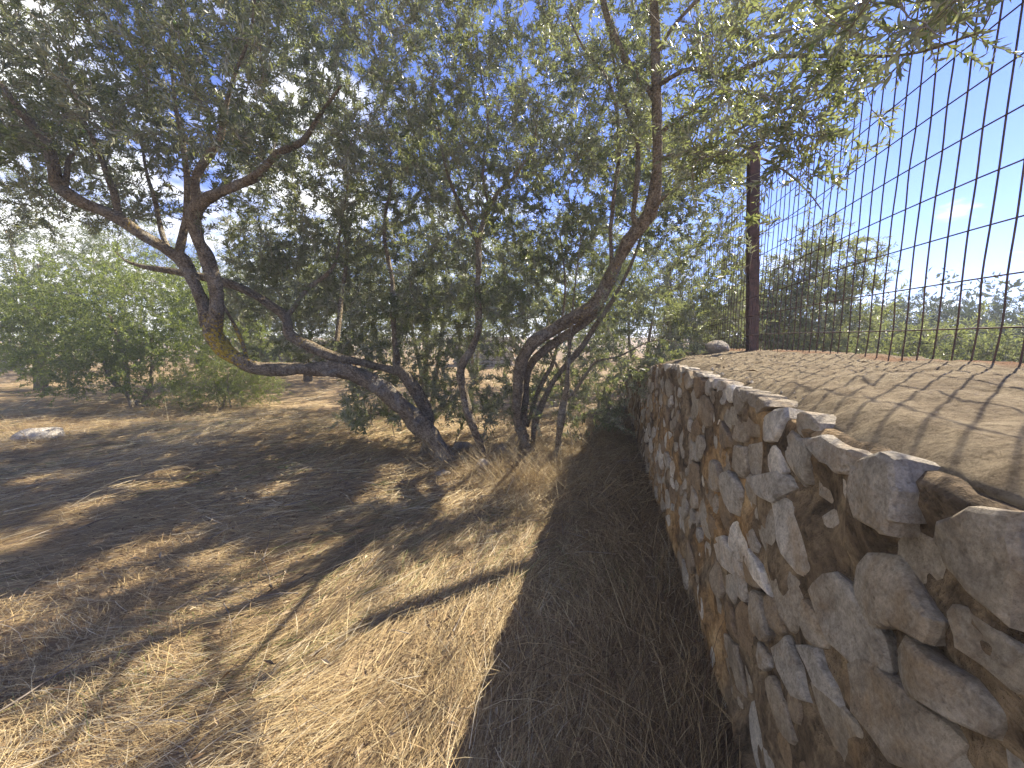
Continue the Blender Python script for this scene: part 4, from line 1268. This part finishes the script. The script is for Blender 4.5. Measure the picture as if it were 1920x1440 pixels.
def dry_grass():
    rg = np.random.default_rng(91)
    Vs, Fs, var = [], [], []; off = 0
    for n, y0, y1, pw, ln, wd, seg in ((54000, 0.35, 3.2, 0.85, (0.10, 0.34), (0.0016, 0.0036), 3), (70000, 3.0, 8.0, 0.8, (0.12, 0.36), (0.0035, 0.008), 2), (34000, 7.0, 20, 0.7, (0.15, 0.4), (0.008, 0.016), 1)):
        X, Y = scatter(n, y0, y1, rg, pw); m = len(X)
        d = X * WN[0] + Y * WN[1]
        th = flow(X, Y) + rg.normal(0, 0.42, m)
        th = np.where(rg.random(m) < 0.16, rg.uniform(0, 6.28, m), th)
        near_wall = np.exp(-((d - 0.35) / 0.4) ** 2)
        D = np.stack([np.cos(th), np.sin(th)], -1)
        lay = np.abs(rg.normal(0, 1, m))
        P = np.stack([X, Y, ground_z(X, Y) + 0.004 + 0.016 * lay], -1)
        lift = np.abs(rg.normal(0.05, 0.12, m)) + 0.12 * near_wall * rg.random(m)
        lift = np.where(rg.random(m) < 0.02, rg.uniform(0.3, 1.0, m), lift)
        Ln = rg.uniform(*ln, m) * (1 + 0.6 * near_wall)
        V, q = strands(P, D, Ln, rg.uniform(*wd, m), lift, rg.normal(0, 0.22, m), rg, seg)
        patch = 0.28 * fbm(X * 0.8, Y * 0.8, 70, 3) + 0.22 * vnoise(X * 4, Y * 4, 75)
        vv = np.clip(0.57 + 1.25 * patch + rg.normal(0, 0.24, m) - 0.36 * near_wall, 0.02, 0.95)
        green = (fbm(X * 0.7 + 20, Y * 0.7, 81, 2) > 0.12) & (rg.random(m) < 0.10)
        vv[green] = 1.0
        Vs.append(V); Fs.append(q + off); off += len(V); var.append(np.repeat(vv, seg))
    o = link('dry_grass', mesh_np('dry_grass', np.vstack(Vs), np.vstack(Fs), M_STRAW, False, fattr={'var': np.concatenate(var)}))
    o['kind'] = 'stuff'; o['label'] = 'flattened dry straw covering the ground'
    # upright dry stalks round the tree foot, along the wall and here and there
    Vs, Fs, var = [], [], []; off = 0
    cl = []
    for u, v, n, sp in ((985, 905, 1500, 0.26), (900, 885, 320, 0.28), (1060, 900, 420, 0.3), (1090, 860, 500, 0.35), (940, 850, 350, 0.25), (1130, 930, 380, 0.3), (830, 900, 260, 0.3), (1010, 850, 700, 0.24), (250, 770, 300, 0.6), (85, 826, 260, 0.35), (30, 822, 120, 0.25), (400, 775, 350, 0.7), (1120, 830, 400, 0.3), (1000, 960, 380, 0.22)):
        c = on_ground(u, v); cl.append((c, n, sp))
    for c, n, sp in cl:
        X = c[0] + rg.normal(0, sp, n); Y = c[1] + rg.normal(0, sp * 0.7, n)
        d = X * WN[0] + Y * WN[1]; k = d < 0.47; X, Y = X[k], Y[k]; m = len(X)
        th = rg.uniform(0, 6.28, m); D = np.stack([np.cos(th), np.sin(th)], -1)
        P = np.stack([X, Y, ground_z(X, Y)], -1)
        V, q = strands(P, D, rg.uniform(0.12, 0.44, m), rg.uniform(0.002, 0.0048, m), rg.uniform(0.35, 1.35, m), rg.normal(0, 0.3, m), rg, 4)
        Vs.append(V); Fs.append(q + off); off += len(V); var.append(np.repeat(np.clip(rg.normal(0.5, 0.2, m), 0.05, 0.95), 4))
    X, Y = scatter(5200, 0.4, 10, rg, 0.8); m = len(X)
    th = rg.uniform(0, 6.28, m); D = np.stack([np.cos(th), np.sin(th)], -1)
    V, q = strands(np.stack([X, Y, ground_z(X, Y)], -1), D, rg.uniform(0.06, 0.22, m), rg.uniform(0.002, 0.004, m), rg.uniform(0.3, 1.2, m), rg.normal(0, 0.3, m), rg, 4)
    Vs.append(V); Fs.append(q + off); off += len(V); var.append(np.repeat(np.clip(rg.normal(0.6, 0.2, m), 0.05, 0.95), 4))
    # long stems sprawling in the wall's shade
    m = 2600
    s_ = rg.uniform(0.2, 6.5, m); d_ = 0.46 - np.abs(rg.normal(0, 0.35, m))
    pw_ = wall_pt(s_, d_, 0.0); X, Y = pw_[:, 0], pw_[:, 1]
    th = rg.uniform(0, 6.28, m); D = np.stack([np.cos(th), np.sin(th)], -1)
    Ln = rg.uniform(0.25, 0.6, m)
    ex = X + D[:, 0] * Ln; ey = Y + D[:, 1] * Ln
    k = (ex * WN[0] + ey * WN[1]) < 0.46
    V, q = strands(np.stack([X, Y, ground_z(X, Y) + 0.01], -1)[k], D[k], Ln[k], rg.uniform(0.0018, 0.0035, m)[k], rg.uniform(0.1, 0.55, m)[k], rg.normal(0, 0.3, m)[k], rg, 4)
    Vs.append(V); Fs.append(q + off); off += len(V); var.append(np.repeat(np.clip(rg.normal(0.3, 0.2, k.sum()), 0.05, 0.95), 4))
    o = link('dry_stalks', mesh_np('dry_stalks', np.vstack(Vs), np.vstack(Fs), M_STRAW, False, fattr={'var': np.concatenate(var)}))
    o['kind'] = 'stuff'; o['label'] = 'tangled upright dry stalks round the tree foot and wall'
dry_grass()

def litter():
    rg = np.random.default_rng(17)
    n = 5200
    x = rg.normal(-0.6, 2.2, n); y = 4.0 + rg.normal(0, 1.7, n)
    d = x * WN[0] + y * WN[1]; k = (d < 0.42) & (y > 0.6)
    x, y = x[k], y[k]; p = np.stack([x, y, ground_z(x, y) + rg.uniform(0.012, 0.05, len(x))], -1)
    # some lie on the wall top as well
    m = 110
    s_ = rg.uniform(1.3, 6, m); dd = rg.uniform(0.62, 1.4, m)
    q = wall_pt(s_, dd, cap_z(s_, dd) + 0.022)
    p = np.vstack([p, q]); n = len(p)
    th = rg.uniform(0, 6.28, n)
    a = unit(np.stack([np.cos(th), np.sin(th), rg.normal(0, 0.22, n)], -1)); nn = unit(np.stack([rg.normal(0, .35, n), rg.normal(0, .35, n), np.ones(n)], -1))
    l = rg.uniform(0.035, 0.065, n)
    o = link('fallen_leaves', leaves_mesh('fallen_leaves', p, a, nn, l, l * 0.27, M_DEAD, rg.random(n)))
    o['kind'] = 'stuff'; o['label'] = 'dead olive leaves fallen on the straw and wall top'
    # grit on the coping
    m = 900
    s_ = rg.uniform(0.2, 6, m); dd = 0.58 + 0.85 * rg.random(m) ** 1.5
    c = wall_pt(s_, dd, cap_z(s_, dd) + 0.014)
    ico = np.array([(0, 0, 1), (0.9, 0, 0.2), (0.2, 0.85, 0.1), (-0.8, 0.3, 0.15), (-0.3, -0.8, 0.2), (0.4, -0.6, -0.3), (0, 0, -0.8)])
    fc = np.array([(0, 1, 2), (0, 2, 3), (0, 3, 4), (0, 4, 5), (0, 5, 1), (6, 2, 1), (6, 3, 2), (6, 4, 3), (6, 5, 4), (6, 1, 5)])
    sz = 0.003 + 0.011 * rg.random(m) ** 4
    V = c[:, None] + ico[None] * sz[:, None, None] * rg.uniform(0.7, 1.3, (m, 7, 1))
    Fc = (fc[None] + np.arange(m)[:, None, None] * 7).reshape(-1, 3)
    child('grit', mesh_np('grit', V.reshape(-1, 3), Fc, M_STONE, False, fattr={'var': np.repeat(np.clip(rg.normal(0.5, 0.3, m), 0, 1), 10)}), wall, kind='stuff')
def fallen_twigs():
    rg = np.random.default_rng(19); n = 260
    x = rg.normal(-0.9, 2.3, n); y = 3.9 + rg.normal(0, 1.7, n)
    k = ((x * WN[0] + y * WN[1]) < 0.25) & (y > 0.8); x, y = x[k], y[k]; n = len(x)
    th = rg.uniform(0, 6.28, n); l = rg.uniform(0.10, 0.42, n)
    p0 = np.stack([x, y, ground_z(x, y) + 0.03], -1)
    x2, y2 = x + np.cos(th) * l, y + np.sin(th) * l
    p2 = np.stack([x2, y2, ground_z(x2, y2) + rg.uniform(0.02, 0.06, n)], -1)
    p1 = (p0 + p2) / 2 + np.stack([rg.normal(0, .03, n), rg.normal(0, .03, n), rg.uniform(0.01, 0.03, n)], -1)
    V, Fc = many_tubes(p0, p1, p2, rg.uniform(0.002, 0.0055, n), np.full(n, 0.0012), 4, 3)
    o = link('fallen_twigs', mesh_np('fallen_twigs', V, Fc, M_TWIG, True))
    o['kind'] = 'stuff'; o['label'] = 'small dry twigs lying in the straw under the tree'
fallen_twigs()
M_DEAD, _t, _o = new_mat('dead_leaf')
principled(_t, _o, ramp(_t, attr(_t, 'var'), [(0.0, (0.10, 0.06, 0.03)), (0.6, (0.27, 0.18, 0.09)), (1.0, (0.40, 0.33, 0.22))]), 0.7, None, 0.3)
litter()

def added_haze():  # added volume that lifts the blacks and pales distance; the air itself is clear
    V = np.array([(x, y, z) for z in (-2.2, 9.5) for x, y in ((-60, -8), (60, -8), (60, 60), (-60, 60))], float)
    Fq = np.array([(0, 3, 2, 1), (4, 5, 6, 7), (0, 1, 5, 4), (1, 2, 6, 5), (2, 3, 7, 6), (3, 0, 4, 7)])
    m, t, o_ = new_mat('added_haze')
    v = t.nodes.new('ShaderNodeVolumePrincipled')
    v.inputs['Color'].default_value = (0.80, 0.88, 1.0, 1); v.inputs['Density'].default_value = 0.005; v.inputs['Anisotropy'].default_value = 0.0
    t.links.new(v.outputs[0], o_.inputs['Volume'])
    o = link('added_haze', mesh_np('added_haze', V, Fq, m)); o['kind'] = 'stuff'
added_haze()

tri = 0
for o in S.objects:
    if o.type == 'MESH':
        tri += sum(len(p.vertices) - 2 for p in o.data.polygons) if len(o.data.polygons) < 2000 else len(o.data.polygons) * (len(o.data.polygons[0].vertices) - 2)
print('triangles about', tri)
